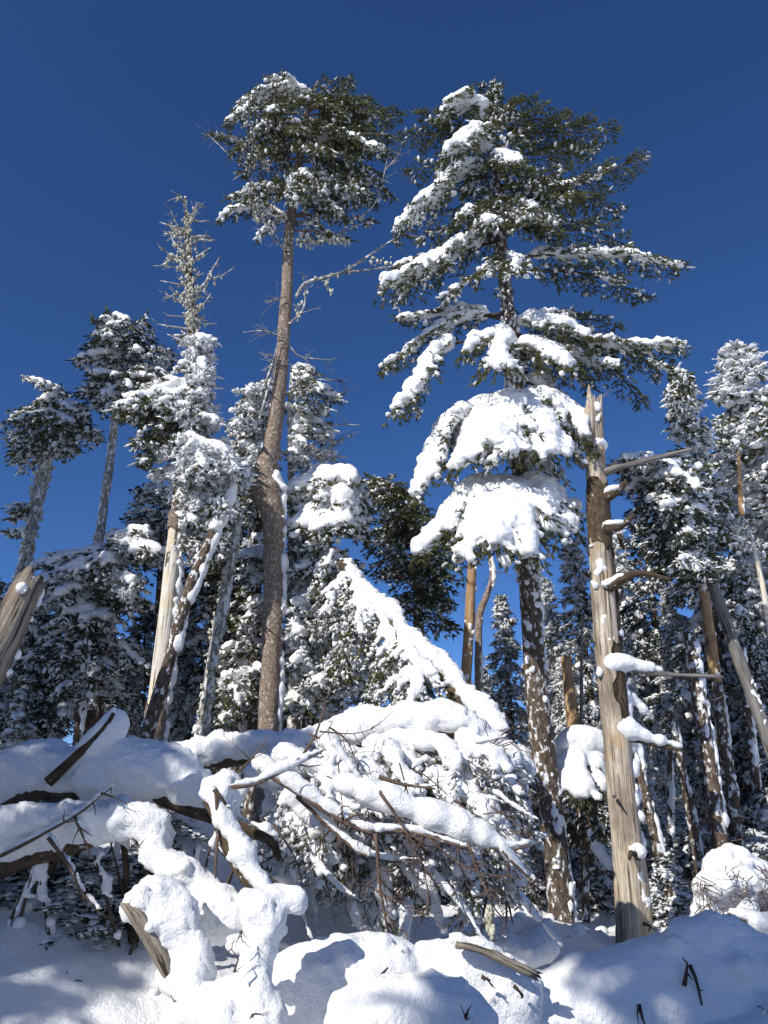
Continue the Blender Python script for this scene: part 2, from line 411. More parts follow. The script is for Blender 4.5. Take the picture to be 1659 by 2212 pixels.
# ---------------------------------------------------------------- ground
def gz(x, y):
    x = np.asarray(x, float); y = np.asarray(y, float)
    z = .15 + .095 * np.clip(y - 7.5, 0, 14) - .05 * np.clip(y - 24, 0, 400) * (1 - .5 * np.clip((y - 24) / 200, 0, 1))
    z = z + .62 * np.exp(-((x + 2.6) / 1.9)**2 - ((y - 5.2) / 1.6)**2)
    for (mx, my, rx, ry, h) in HUMPS:
        z = z + h * np.exp(-((x - mx) / rx)**2 - ((y - my) / ry)**2)
    q = np.stack([x, y, x * 0], -1)
    z = z + .035 * np.abs(vnoise(q, 3.1, 7)) + .10 * vnoise(q, .9, 1) + .055 * vnoise(q, 2.1, 2) + .02 * vnoise(q, 5.5, 3) + .008 * vnoise(q, 13, 4)
    return z
HUMPS = [(-3.4, 9.0, 2.4, 2.2, .75), (-.2, 5.6, 1.1, .8, .1), (2.3, 5.1, 1.4, .7, .45), (3.4, 5.6, 1.2, 1.0, .35),
         (-2.3, 7.3, 1.9, .9, 1.0), (-2.0, 6.0, 1.2, .6, .45), (1.5, 8.6, .8, .7, .25), (.6, 9.2, 1.2, .6, .3), (3.6, 11, 1.5, 1.2, .35), (-.6, 7.6, 1.2, .9, .3), (-5, 6, 2, 2, .5), (0.9, 4.6, .7, .5, .02), (-1.3, 4.5, .8, .5, -.1)]
def build_ground():
    def axis(lo, hi, st, far):
        a = np.arange(lo, hi, st); g = [hi]; s = st
        while g[-1] < far: s *= 1.35; g.append(g[-1] + s)
        h = [lo]; s = st
        while h[-1] > -far: s *= 1.35; h.append(h[-1] - s)
        return np.r_[A(h[1:])[::-1], a, A(g)]
    xs = axis(-6, 6.5, .06, 600); ys = axis(2.4, 14, .06, 600)
    X, Y = np.meshgrid(xs, ys, indexing='ij'); Z = gz(X, Y)
    v = np.stack([X, Y, Z], -1).reshape(-1, 3); ny = len(ys)
    i = (np.arange(len(xs) - 1)[:, None] * ny + np.arange(ny - 1)[None]).ravel()
    mb = MB(); mb.add(v, np.stack([i, i + ny, i + ny + 1, i + 1], 1))
    o = mb.build('snow_ground', MAT['snow']); o['kind'] = 'structure'; o['label'] = 'deep hummocky snow on the forest floor'
build_ground()

def trunk(root, pts, d, wpx, bark, rng, sides=14, rough=.1, step=.06, down=True, jag=0, name='trunk', seed=None, rf=9, ax=.35):
    """trunk through sheet points; wpx widths in sheet pixels; runs on down into the snow"""
    p = path(pts, d); r = [M(w, q[1], q[2] if len(q) > 2 else d) / 2 for w, q in zip(wpx, pts)]
    if down:
        b = p[0] + (p[0] - p[1]) / max(.05, abs(p[0][2] - p[1][2])) * .0
        z = float(gz(p[0][0], p[0][1])) - .25
        if z < p[0][2] - .1:
            dr = (p[0] - p[1]); k = (p[0][2] - z) / max(.15, -dr[2] if dr[2] < 0 else .5)
            b = p[0] + A([dr[0] * k, dr[1] * k, z - p[0][2]]); p = np.vstack([b, p]); r = [r[0] * 1.12] + r
    mb = MB(); P_, R_ = tube(mb, p, r, sides, step, rough, seed=seed if seed is not None else rng.randrange(99), jag=jag, rf=rf, ax=ax)
    o = mb.build(name, MAT[bark], root)
    return o, P_, R_
def root_at(name, label, cat, pts, d, group=None):
    q = pts[0]; p = P(q[0], q[1], q[2] if len(q) > 2 else d)
    return thing(name, label, cat, (p[0], p[1], min(p[2], float(gz(p[0], p[1])))), group)
def plaster(parent, P_, R_, rng, side=(1, .25, 0), r=.05, lo=0, hi=1, gap=.35, vox=.025, name='snow', out=.75, seed=1, den=.5, wide=0):
    """wind-packed snow stuck along one side of a trunk"""
    S = Snow(); n = len(P_); s = norm(A(side, float))
    L = np.linalg.norm(np.diff(P_, axis=0), axis=1).sum(); m = max(4, int(L * (hi - lo) / (r * den)))
    for k in range(m):
        u = min(.999, (lo + (hi - lo) * (k + rng.random()) / m)) * (n - 1); i = int(u); p = P_[i] + (P_[min(i + 1, n - 1)] - P_[i]) * (u - i)
        t = rng.gauss(0, max(wide, .3)); q = p + A([t * .3, 0, 0])
        z = .6 * vnoise(q[None], 2.3, seed)[0] + .5 * vnoise(q[None], 7, seed + 1)[0] + .5
        if z < gap: continue
        sd = A([s[0] * math.cos(t) - s[1] * math.sin(t), s[0] * math.sin(t) + s[1] * math.cos(t), 0])
        rr = r * rng.uniform(.35, 1.15) * min(1.2, .6 + z - gap)
        S.blob(p + sd * (R_[i] * (out + .22) - rr * .35), rr, rng.uniform(1, 1.7))
    return snow_part(S, parent, vox, name, .008, 14, seed)
def crust(parent, P_, R_, rng, n, r=(.012, .035), lo=0, hi=1, m='lichen', drop=1.2, spread=1.15):
    """clumps of rime or lichen growing all round a stem"""
    rs = np.random.RandomState(rng.randrange(1 << 30)); i = ((lo + (hi - lo) * rs.rand(n)) * (len(P_) - 1)).astype(int); a = rs.rand(n) * 6.283
    c = P_[i] + np.stack([np.cos(a), np.sin(a), rs.normal(size=n) * .3], 1) * (R_[i] * spread * rs.uniform(.85, 1.25, n))[:, None]
    mb = MB(); lumps(mb, c, rs.uniform(*r, n), rng, 0, drop); o = mb.build('lichen' if m == 'lichen' else 'rime', MAT[m], parent); o['kind'] = 'stuff'
def bark_sheet(mb, TP, TR, z0, z1, c, hw, th, seed):
    """a ragged sheet of bark wrapped on part of a stem; c and hw are angles round it (-pi/2 faces the camera)"""
    nz, na = max(6, int((z1 - z0) / .035)), max(6, int(hw * 9)); V = []
    for layer in (0, 1):
        for i in range(nz):
            u = i / (nz - 1)
            for j in range(na):
                w = j / (na - 1) * 2 - 1
                q = A([[w * 3 + seed * 5, u * 7 + seed, 0]])
                z = z0 + (z1 - z0) * u + (.09 * vnoise(q * [1.6, .01, 1], 1, seed)[0]) * (1 if u in (0, 1) else .3)
                an = c + hw * w * (1 + .35 * vnoise(q * [.01, 1, 1], 1, seed + 2)[0])
                p = A([np.interp(z, TP[:, 2], TP[:, k]) for k in range(3)]); r = np.interp(z, TP[:, 2], TR)
                e = min(1, 4 * min(u, 1 - u), 3 * (1 - abs(w)))
                r = r * 1.02 + (th * (.5 + .5 * e) * (1 + .5 * vnoise(q, 2.5, seed + 4)[0]) if layer else -.01)
                V.append((p[0] + r * math.cos(an), p[1] + r * math.sin(an), z))
    n = nz * na; Q = []
    for i in range(nz - 1):
        for j in range(na - 1):
            a = i * na + j; Q.append((n + a, n + a + 1, n + a + na + 1, n + a + na))
    for i in range(nz - 1):
        for a in (i * na, i * na + na - 1): Q.append((a, a + na, n + a + na, n + a))
    for j in range(na - 1):
        for a in (j, (nz - 1) * na + j): Q.append((a, a + 1, n + a + 1, n + a))
    mb.add(A(V), Q, None, 0, A(V) * [1, 1, 1])
WOOD3 = lambda bark='bark_dark': [MAT['needles'], MAT['rime'], MAT['lichen'], MAT[bark]]
def twigs(mb, pts, rng, r0=.012, n=6, L=.35, depth=2, m=0, up=.0, sides=5, spread=.8):
    """a bare branch with side twigs"""
    p = resample(pts, .06); tube(mb, p, list(np.linspace(r0, r0 * .35, len(p))), sides, .06, .15, m)
    if depth <= 0: return
    T = norm(np.gradient(p, axis=0))
    for _ in range(n):
        i = rng.randrange(len(p) // 4, len(p)); v = A([rng.gauss(0, 1), rng.gauss(0, .7), rng.gauss(up, .8)]); d = norm(T[i] * .6 + norm(v) * spread)
        l = L * rng.uniform(.4, 1.2)
        q = A([p[i], p[i] + d * l * .5 + A([rng.gauss(0, .05), rng.gauss(0, .05), rng.gauss(0, .05)]) * l, p[i] + d * l + A([0, 0, rng.gauss(0, .12)]) * l])
        twigs(mb, q, rng, r0 * .5, max(2, n // 2), L * .45, depth - 1, m, up, 3, spread)

# ---------------------------------------------------------------- the big spruce with the snowy skirts
def big_spruce():
    rng = random.Random(7); D = 9.0
    pts = [(1222, 2072), (1212, 1960), (1199, 1830), (1181, 1700), (1166, 1570), (1155, 1440), (1146, 1300), (1138, 1180), (1128, 1050), (1115, 880), (1105, 740), (1095, 650), (1086, 560), (1078, 450), (1068, 330), (1060, 215)]
    w = [64, 60, 56, 53, 50, 47, 46, 45, 43, 40, 33, 29, 26, 20, 12, 4]
    root = root_at('spruce_tree', 'tall spruce with broad snow skirts low on its dark trunk and many layered boughs above', 'tree', pts, D)
    t, TP, TR = trunk(root, pts, D, w, 'bark_rimed', rng, 20, .13, .05, seed=3)
    plaster(t, TP, TR, rng, (1, -.25, 0), .045, .0, .52, .28, .022, seed=4, wide=.45)
    plaster(t, TP, TR, rng, (.2, -1, 0), .035, .0, .75, .58, .022, seed=9, out=.85, wide=.8)
    crust(t, TP, TR, rng, 420, (.012, .032), .34, .66, 'rime', 1.4, 1.0)
    # attach y on the trunk, tip x, tip y, depth offset of the tip, width, snow, arch, rime
    B = [(235, 950, 236, -.3, .5, .95, .12, .1), (300, 900, 250, .1, .45, .5, .06, .1), (305, 862, 296, .3, .5, .08, .05, .1),
         (335, 966, 325, -.9, .5, 1, .18, .1), (352, 884, 368, .5, .55, .1, .05, .2), (352, 862, 492, -.4, .5, 1, .1, .3), (420, 985, 470, -.7, .45, .4, .05, .5),
         (440, 905, 505, .2, .4, .4, .0, .3), (500, 831, 622, -.7, .62, 1.1, .07, .2), (470, 1140, 476, -.7, .4, .9, .1, .15), (520, 850, 585, .5, .4, .7, .04, .2),
         (560, 960, 640, -.8, .4, .5, 0, .5), (676, 831, 795, -.2, .42, .75, .14, .25), (690, 860, 690, .3, .3, .6, .06, .3), (738, 1006, 760, -.7, .35, .95, .1, .3), (735, 858, 888, -.5, .55, 1.1, .22, .15),
         (300, 1337, 284, .1, .6, .15, .02, .05), (330, 1280, 330, .8, .6, .2, .02, .1), (405, 1390, 344, -.2, .6, .35, -.05, .05), (400, 1341, 452, .1, .6, .2, .1, .2),
         (260, 1150, 208, -.3, .35, .3, -.05, .05), (250, 1110, 215, .3, .35, .3, -.05, .05), (285, 1231, 250, -.1, .5, .2, .0, .05), (270, 1000, 226, .3, .4, .6, .0, .05), (345, 1120, 350, -1.1, .5, .85, .1, .1),
         (430, 1060, 480, -1.1, .5, .4, .0, .6), (430, 1180, 470, -1.0, .55, .3, .05, .5), (450, 1260, 430, -.6, .5, .35, .05, .3),
         (490, 1360, 527, .2, .55, .4, .08, .2), (495, 1212, 500, -.9, .4, .6, .1, .15), (545, 1120, 590, -1.0, .5, .3, .05, .45), (560, 1482, 570, -.2, .5, .65, .02, .2), (590, 1400, 640, .2, .45, .3, .06, .25),
         (690, 1328, 708, .3, .42, .6, .12, .2), (695, 1262, 728, -.7, .45, .95, .1, .12), (730, 1478, 750, -.3, .5, .8, -.02, .12), (720, 1460, 795, .2, .45, .5, .0, .2), (745, 1066, 806, -1.0, .48, 1.1, .15, .15),
         (750, 1230, 790, -.8, .45, .9, .12, .15), (765, 1396, 868, .2, .42, .15, .25, .15), (760, 1340, 800, -.5, .45, .85, .1, .15), (740, 1150, 830, .6, .5, .4, .05, .5), (760, 1285, 840, .2, .4, .35, .1, .4), (800, 1232, 930, .7, .35, 1.1, .3, .6), (820, 1248, 985, .6, .3, 1, .3, .7),
         (880, 897, 1074, -.3, .64, 1.3, .26, .12), (885, 1000, 1010, -.8, .64, 1.3, .22, .12), (890, 1095, 990, -1.1, .62, 1.3, .2, .12), (885, 1195, 975, -1.0, .64, 1.3, .26, .12), (880, 1288, 975, -.6, .62, 1.3, .26, .12), (885, 1060, 960, -1.0, .64, 1.3, .2, .1), (885, 1170, 930, -.8, .64, 1.3, .2, .1),
         (885, 1010, 940, .5, .5, 1, .2, .2), (885, 1230, 950, .6, .5, 1, .2, .3), (950, 1200, 1065, .4, .5, .9, .2, .6),
         (1055, 902, 1200, -.5, .64, 1.3, .2, .12), (1060, 1003, 1205, -1.0, .64, 1.3, .16, .12), (1065, 1075, 1185, -1.2, .58, 1.3, .14, .12), (1065, 1140, 1200, -1.2, .62, 1.3, .16, .12), (1060, 1235, 1150, -.7, .58, 1.3, .2, .12), (1060, 965, 1150, -.6, .55, 1.3, .18, .1), (1060, 1190, 1140, -.9, .55, 1.3, .18, .1)]
    ty = A([p[1] for p in pts]); tx = A([p[0] for p in pts])
    for k, (ay, x, y, dz, wd, sn, ar, ri) in enumerate(B):
        a0 = P(np.interp(ay, ty[::-1], tx[::-1]), ay, D); tip = P(x, y, D + dz)
        mb = MB(); S = Snow(); low = ay > 860
        if not low and sn >= .9: wd *= 1.3
        bough(mb, S, a0, tip, rng, wd, sn, ar, 1.0, .026, .115, .0135, 12, ri * .8, .6 if low else .45 if sn > .7 else .25, .12 if low else .42 if sn > 1 and ay > 700 else .2, 1.0 if ri < .3 else 1.3,
              .07 if sn > 1.2 else .072 if sn >= .9 else .056, 0, .075, .023, .004)
        o = mb.build('bough', WOOD3(), root)
        snow_part(S, o, .027, 'snow', .017, 13, k)
    mb = MB()      # filling sprays round the stem and the leader
    for k in range(30):
        ay = rng.uniform(235, 500); l = rng.uniform(.4, 1.0) * (.5 + .5 * min(1, (ay - 200) / 200)); a = rng.uniform(0, 6.28)
        a0 = P(np.interp(ay, ty[::-1], tx[::-1]), ay, D); tip = a0 + A([math.cos(a) * l, math.sin(a) * l, rng.uniform(-.25, .1)])
        bough(mb, None, a0, tip, rng, .4, 0, .05, .9, .014, .115, .016, 7, .3, .2, .1, 1, step=.09, w=.005)
    for k in range(9):
        ay = rng.choice([rng.uniform(640, 830), rng.uniform(890, 1180)]); l = rng.uniform(.3, .8); a = rng.uniform(0, 6.28)
        a0 = P(np.interp(ay, ty[::-1], tx[::-1]), ay, D); tip = a0 + A([math.cos(a) * l, math.sin(a) * l, rng.uniform(-.3, .05)])
        bough(mb, None, a0, tip, rng, .25, 0, .05, .6, .012, .07, .009, 6, .6, .3, .3, 1.6)
    for k in range(14):
        a0 = P(1060 + rng.uniform(-3, 3), rng.uniform(195, 250), D); bough(mb, None, a0, a0 + A([rng.uniform(-.22, .22), rng.uniform(-.2, .2), rng.uniform(.02, .14)]), rng, .12, 0, 0, 1, .008, .07, .011, 10, .5, .1)
    mb.build('inner_sprays', WOOD3(), root)['kind'] = 'stuff'
big_spruce()

# ---------------------------------------------------------------- crowns filled from an outline
def inside(poly, x, y):
    c = False; n = len(poly)
    for i in range(n):
        (x1, y1), (x2, y2) = poly[i], poly[i - 1]
        if (y1 > y) != (y2 > y) and x < (x2 - x1) * (y - y1) / (y2 - y1) + x1: c = not c
    return c
def fill(mb, S, poly, tr, D, n, rng, dz=.6, lift=.15, lmin=0, width=.4, snow=lambda x, y: .4, rime=.3, arch=.08, maxpx=260, **kw):
    """boughs whose tips are spread through an outline, growing from the stem tr (sheet points)"""
    tr = sorted(tr, key=lambda p: p[1]); ty = A([p[1] for p in tr], float); tx = A([p[0] for p in tr], float)
    xs = [p[0] for p in poly]; ys = [p[1] for p in poly]; k = 0; guard = 0
    while k < n and guard < n * 60:
        guard += 1
        x = rng.uniform(min(xs), max(xs)); y = rng.uniform(min(ys), max(ys))
        if not inside(poly, x, y): continue
        i = int(np.argmin((tx - x)**2 + 2 * (ty - y)**2)); ax = tx[i]
        ay = min(max(y - lift * abs(x - ax) + rng.uniform(-12, 12), ty[0]), ty[-1]); ax = float(np.interp(ay, ty, tx))
        o = dz * rng.uniform(-1, .8)
        a0 = P(ax, ay, D); tip = P(x, y, D + o); L = np.linalg.norm(tip - a0)
        if L < .25: continue
        if L > M(maxpx, y, D): a0 = tip + (a0 - tip) * M(maxpx, y, D) / L; L = M(maxpx, y, D)
        ri = rime(x, y) if callable(rime) else rime
        bough(mb, S, a0, tip, rng, width * min(1.2, .5 + L * .5), snow(x, y), arch, rime=ri, **kw); k += 1

def tall_flag_spruce():
    rng = random.Random(21); D = 10.0
    pts = [(578, 1620), (583, 1500), (587, 1400), (590, 1300), (592, 1180), (589, 1110), (574, 1062), (572, 1024), (588, 960), (598, 890), (606, 810), (613, 720), (619, 640), (622, 560), (625, 500), (634, 430), (643, 370), (654, 280), (672, 215), (686, 175)]
    w = [46, 45, 43, 43, 44, 50, 74, 52, 36, 31, 29, 27, 25, 23, 22, 20, 17, 13, 8, 3]
    root = root_at('spruce_tree', 'tall spruce with a bare brown trunk bent at a burl and a flag-shaped crown', 'tree', pts, D)
    t, TP, TR = trunk(root, pts, D, w, 'bark_grey', rng, 22, .09, .045, seed=5, rf=12)
    plaster(t, TP, TR, rng, (1, .1, 0), .05, .12, .42, .15, .022, seed=2, out=.9)
    S = Snow(); 
    for a, b in (((556, 1032), (534, 1058)), ((580, 1030), (612, 1058))):
        S.on(path([a, b], D - .1), .02, .07, rng)
    snow_part(S, t, .022, 'snow', .006)
    ty = A([p[1] for p in pts])[::-1]; tx = A([p[0] for p in pts])[::-1]
    B = [(215, 490, 268, -.2, .42, 1.1, .45, .1), (225, 508, 235, .2, .42, 1, .3, .1), (210, 596, 192, -.2, .4, .9, .1, .1), (330, 446, 292, .1, .18, .1, .0, .3), (300, 500, 330, -.4, .45, .1, .15, .35), (330, 540, 335, -.8, .45, .05, .1, .3),
         (250, 872, 246, .1, .52, .05, .0, .06), (230, 840, 252, -.4, .5, .1, .02, .1), (225, 769, 180, .1, .4, .25, -.06, .06), (215, 720, 178, -.2, .35, .4, .0, .1), (260, 800, 290, .4, .5, .05, .08, .1), (270, 760, 300, -.8, .5, .1, .05, .15),
         (325, 826, 322, -.8, .42, 1, .12, .2), (330, 830, 392, .1, .45, .1, .12, .3), (370, 815, 440, .2, .4, .1, .15, .35), (385, 760, 415, -.8, .42, .3, .1, .4), (390, 690, 410, -1.0, .42, .5, .1, .4), (400, 640, 440, -1.0, .42, .45, .1, .45),
         (400, 560, 430, -.8, .4, .25, .05, .6), (430, 735, 460, -.5, .4, .5, .1, .35), (300, 690, 330, -1.1, .45, .2, .05, .3), (260, 640, 280, -1.1, .45, .3, .1, .3), (230, 585, 250, -.9, .45, .4, .15, .25),
         (340, 516, 375, .1, .35, .2, .05, .5), (480, 476, 478, -.2, .28, .7, .3, .2), (470, 520, 420, .2, .3, .3, -.05, .6), (280, 850, 340, .5, .4, .1, .1, .2), (240, 800, 220, .4, .4, .1, 0, .1), (470, 800, 430, .3, .35, .05, .1, .35), (470, 800, 478, .1, .28, .15, .1, .6), (480, 725, 512, -.2, .25, .1, .15, .7), (470, 560, 515, -.3, .25, .2, .2, .8), (430, 498, 432, -.2, .25, .3, .2, .7), (300, 855, 300, -.3, .4, .2, .08, .12), (350, 845, 425, -.2, .25, .1, .1, .4), (500, 760, 520, 0, .18, .3, .05, .9)]
    for k, (ay, x, y, dz, wd, sn, ar, ri) in enumerate(B):
        a0 = P(np.interp(ay, ty, tx), ay, D); mb = MB(); S = Snow()
        bough(mb, S, a0, P(x, y, D + dz), rng, wd, sn, ar, 1.05, .022, .115, .0145, 9, ri * (.5 if y < 400 else .9), .3, .15, 1.1, .058, .04, .075, .024, .005)
        o = mb.build('bough', WOOD3('bark_grey'), root); snow_part(S, o, .03, 'snow', .012, 11, k)
    mb = MB(); S = Snow()
    poly = [(505, 250), (570, 205), (660, 175), (745, 185), (790, 240), (870, 250), (800, 320), (835, 380), (790, 440), (740, 430), (690, 470), (620, 500), (545, 450), (520, 400), (560, 340)]
    fill(mb, S, poly, [p for p in pts if p[1] < 520], D, 30, rng, .9, .05, width=.4, snow=lambda x, y: .22, rime=lambda x, y: .34 if y > 380 or x < 560 else .1, tw=.115, R=.0165, clumps=1.3, k=6, lich=.06, sn=.045, step=.095, w=.0055)
    mb.build('inner_sprays', WOOD3('bark_grey'), root)['kind'] = 'stuff'
    snow_part(S, root, .032, 'snow', .01)
    mb = MB()   # bare and lichen-hung branches below the crown
    for q, r in (([(640, 640), (660, 612), (700, 600), (735, 590), (770, 570), (830, 530), (868, 507)], .03), ([(735, 590), (790, 583), (850, 575), (880, 566)], .016), ([(618, 640), (575, 655)], .012), ([(625, 700), (655, 668), (660, 620)], .02), ([(615, 730), (570, 715), (525, 718)], .014),
                 ([(628, 750), (650, 770), (715, 778)], .013), ([(570, 840), (590, 780), (600, 740)], .024), ([(560, 905), (585, 820), (600, 770)], .022), ([(830, 370), (860, 335), (872, 300)], .012), ([(780, 470), (815, 430), (840, 330)], .012), ([(500, 340), (470, 310), (450, 290)], .01), ([(536, 380), (545, 330), (520, 300)], .012),
                 ([(640, 520), (700, 520), (740, 500), (790, 480)], .02), ([(600, 530), (575, 490), (560, 440), (545, 390)], .016), ([(612, 540), (590, 500), (555, 470)], .014)):
        twigs(mb, path(q, D - .15), rng, r, 7, .28, 2)
    mb.build('bare_branches', MAT['bark_pale'], root)
    mb = MB()
    for q, n, s in (([(640, 640), (700, 600), (770, 575)], 16, .05), ([(620, 520), (700, 520), (760, 505)], 60, .06), ([(560, 480), (540, 400)], 40, .06), ([(620, 500), (622, 545)], 22, .05), ([(702, 602), (712, 618), (714, 634)], 14, .03), ([(650, 640), (640, 690)], 10, .05), ([(790, 560), (850, 560)], 16, .05)):
        p = path(q, D - .15); u = np.random.RandomState(3).rand(n); c = resample(p, None, 50)[(u * 49).astype(int)]
        c = c + np.random.RandomState(4).normal(size=(n, 3)) * s * .7 - A([0, 0, .03]); lumps(mb, c, np.random.RandomState(5).uniform(.008, .028, n), rng, 0, 1.7)
    mb.build('lichen', MAT['lichen'], root)['kind'] = 'stuff'
tall_flag_spruce()

# ---------------------------------------------------------------- the split dead trunk beside the big spruce
def dead_snag():
    rng = random.Random(5); D = 8.4
    pts = [(1372, 2050), (1362, 1900), (1345, 1720), (1331, 1580), (1316, 1430), (1305, 1300), (1297, 1180), (1291, 1080), (1287, 1000), (1284, 930), (1283, 872)]
    w = [74, 68, 62, 56, 52, 49, 47, 44, 40, 36, 32]
    root = root_at('dead_tree', 'split dead trunk of bare cracked yellow wood with broken stubs beside the big spruce', 'tree', pts, D)
    t, TP, TR = trunk(root, pts, D, w, 'dead_wood', rng, 40, .15, .05, jag=.1, seed=8, rf=13, ax=.07)
    # splinters at the top
    for k, (x0, x1, y1, ww) in enumerate(((1275, 1272, 832, 22), (1297, 1299, 852, 12), (1287, 1288, 866, 12))):
        mb = MB(); tube(mb, path([(x0, 960), (x0 - 1, 890), (x1, y1)], D - .06), [M(ww, 900, D) * .55, M(ww, 900, D) * .5, .006], 8, .05, .2, seed=k); mb.build('splinter', MAT['dead_wood'], t)
    # old bark still on the wood
    for k, (y0, y1, c, hw, th) in enumerate(((1185, 1045, -1.2, 2.6, .016), (1560, 1395, -.75, .75, .02), (1440, 1180, .1, .5, .03), (1700, 1560, .15, .3, .02))):
        mb = MB(); bark_sheet(mb, TP, TR, P(0, y0, D)[2], P(0, y1, D)[2], c, hw, th, k); mb.build('bark_plate', MAT['bark_dark'], t)
    # stubs and branches: points, radius px, bark, snow thickness px
    BR = [([(1300, 1030), (1330, 1022), (1400, 1006), (1476, 990)], 9, 'grey_wood', 0, -.25), ([(1262, 1012), (1240, 1003)], 8, 'grey_wood', 10, -.1), ([(1300, 1085), (1325, 1070), (1342, 1055)], 14, 'bark_dark', 9, -.2), ([(1300, 1150), (1330, 1148), (1352, 1132)], 12, 'bark_dark', 12, -.25),
          ([(1305, 1278), (1330, 1262), (1370, 1252), (1428, 1268)], 12, 'bark_dark', 10, -.3), ([(1320, 1452), (1350, 1448), (1420, 1458), (1550, 1465)], 9, 'grey_wood', 30, -.1), ([(1335, 1520), (1365, 1518), (1400, 1540)], 8, 'bark_dark', 26, .1), ([(1345, 1590), (1380, 1602), (1465, 1622)], 9, 'bark_dark', 30, -.1),
          ([(1370, 1850), (1350, 1838), (1340, 1850)], 9, 'bark_dark', 20, -.3), ([(1340, 1150), (1352, 1180), (1380, 1172)], 5, 'bark_dark', 0, 0.1), ([(1318, 1720), (1310, 1722)], 4, 'grey_wood', 5, -.3), ([(1395, 1960), (1385, 1950)], 9, 'bark_dark', 26, -.1)]
    for k, (q, r, bk, sn, dz) in enumerate(BR):
        mb = MB(); p = path(q, D); p[:, 1] += dz * np.linspace(.5, 1, len(p)); rr = M(r, q[0][1], D)
        tube(mb, p, list(np.linspace(rr, rr * .4, len(p))), 9, .04, .25, seed=k, jag=.04); o = mb.build('branch_stub', MAT[bk], root)
        if sn:
            S = Snow(); n = 2 if len(p) > 2 and sn < 25 else (3 if len(p) > 3 else len(p))
            S.on(p[:n] if sn < 25 else p[:-1] if len(p) > 3 else p, rr * .8, list(M(sn, q[0][1], D) * np.linspace(1.0, .4, n if sn < 25 else len(p) - (len(p) > 3))), rng, .5); snow_part(S, o, .022, 'snow', .008, 12, k)
    S = Snow()   # pockets of snow on the wood
    for x, y, r in ((1298, 1215, 11), (1296, 1235, 9), (1300, 1225, 9), (1305, 1330, 7), (1303, 1342, 6), (1358, 1795, 16), (1354, 1815, 14), (1380, 1895, 18), (1386, 1920, 17), (1390, 1940, 14), (1296, 1450, 10), (1320, 1385, 10), (1322, 1410, 11), (1325, 1440, 15), (1290, 880, 9), (1292, 900, 8), (1376, 1730, 12), (1378, 1760, 12), (1374, 1700, 9), (1284, 1262, 9)):
        [S.blob(P(x + rng.gauss(0, r * .35), y + rng.gauss(0, r * .5), D - M(46, y, D) * .48 + .025), M(r, y, D) * rng.uniform(.35, .75), 1.3) for _ in range(4)]
    snow_part(S, t, .02, 'snow', .008, 14)
    plaster(t, TP, TR, rng, (1, .3, 0), .06, .12, .62, .3, .024, seed=12, out=.9)
    mb = MB(); 
    for q in ([(1290, 950), (1302, 905)], [(1300, 860), (1312, 845)], [(1268, 1100), (1250, 1092)], [(1352, 1180), (1352, 1230), (1345, 1290)], [(1335, 1575), (1312, 1570)]):
        twigs(mb, path(q, D - .05), rng, .008, 3, .1, 1)
    mb.build('dead_twigs', MAT['grey_wood'], root)['kind'] = 'stuff'
dead_snag()
# ---------------------------------------------------------------- other trees of the stand
def conifer(label, pts, w, D, bark, seed, fills=(), boughs=(), name='spruce_tree', rough=.12, snow_vox=.035, plas=None, group=None, needle='needles', sides=10, k=4, step=.11, tw=.13, cat='tree', down=True, crown='crown', crustn=None):
    rng = random.Random(seed); root = root_at(name, label, cat, pts, D, group)
    t, TP, TR = trunk(root, pts, D, w, bark, rng, sides, rough, .08, seed=seed, down=down)
    if plas: 
        for pl in plas: plaster(t, TP, TR, rng, **pl)
    if crustn: crust(t, TP, TR, rng, crustn[0], (.012, .036), crustn[1], crustn[2])
    mb = MB(); S = Snow()
    for poly, n, kw in fills:
        kw = dict(kw); fill(mb, S, poly, [(p[0], p[1]) for p in pts] if 'tr' not in kw else kw.pop('tr'), kw.pop('D', D), n, rng, k=k, step=step, tw=tw, w=.008, R=.019, tstep=.09, nl=.028, **kw)
    for (ax, ay, x, y, dz, wd, sn, ar, ri) in boughs:
        bough(mb, S, P(ax, ay, D), P(x, y, D + dz), rng, wd, sn, ar, rime=ri, k=k, step=step, tw=tw, w=.008, R=.019, droop=.4, sn=.06, tstep=.09, nl=.028)
    if mb.n: mb.build(crown, [MAT[needle], MAT['rime'], MAT['lichen'], MAT[bark]], root)
    snow_part(S, root, snow_vox, 'snow', .014, 10, seed)
    return root, t, TP, TR, rng

c_ = lambda v: (lambda x, y: v)
# two flag-topped trees at the far left
conifer('thin leaning tree coated in pale lichen with a ragged flag-shaped top, at the left edge', [(50, 1225), (58, 1190), (72, 1120), (85, 1060), (98, 1000), (112, 925), (115, 850)], [24, 24, 26, 30, 28, 18, 6], 12.5, 'bark_pale', 31,
    [([(0, 905), (45, 885), (50, 830), (75, 815), (150, 850), (190, 880), (235, 945), (150, 985), (70, 965), (20, 980), (15, 930)], 46, dict(dz=.7, snow=lambda x, y: .75 if y < 915 else .25, rime=.5, lift=.0, width=.45)),
     ([(15, 960), (40, 950), (75, 1000), (95, 1060), (60, 1030), (25, 1000)], 10, dict(dz=.3, snow=c_(.2), rime=.7, lift=.5, width=.3)),
     ([(20, 1080), (45, 1090), (60, 1130), (30, 1175), (12, 1160)], 6, dict(dz=.2, snow=c_(.4), rime=.6, lift=-.2, width=.2))],
    plas=[dict(side=(.6, -1, 0), r=.045, lo=.1, hi=.95, gap=.55, wide=1.2, seed=5)], crustn=(420, .1, .9))
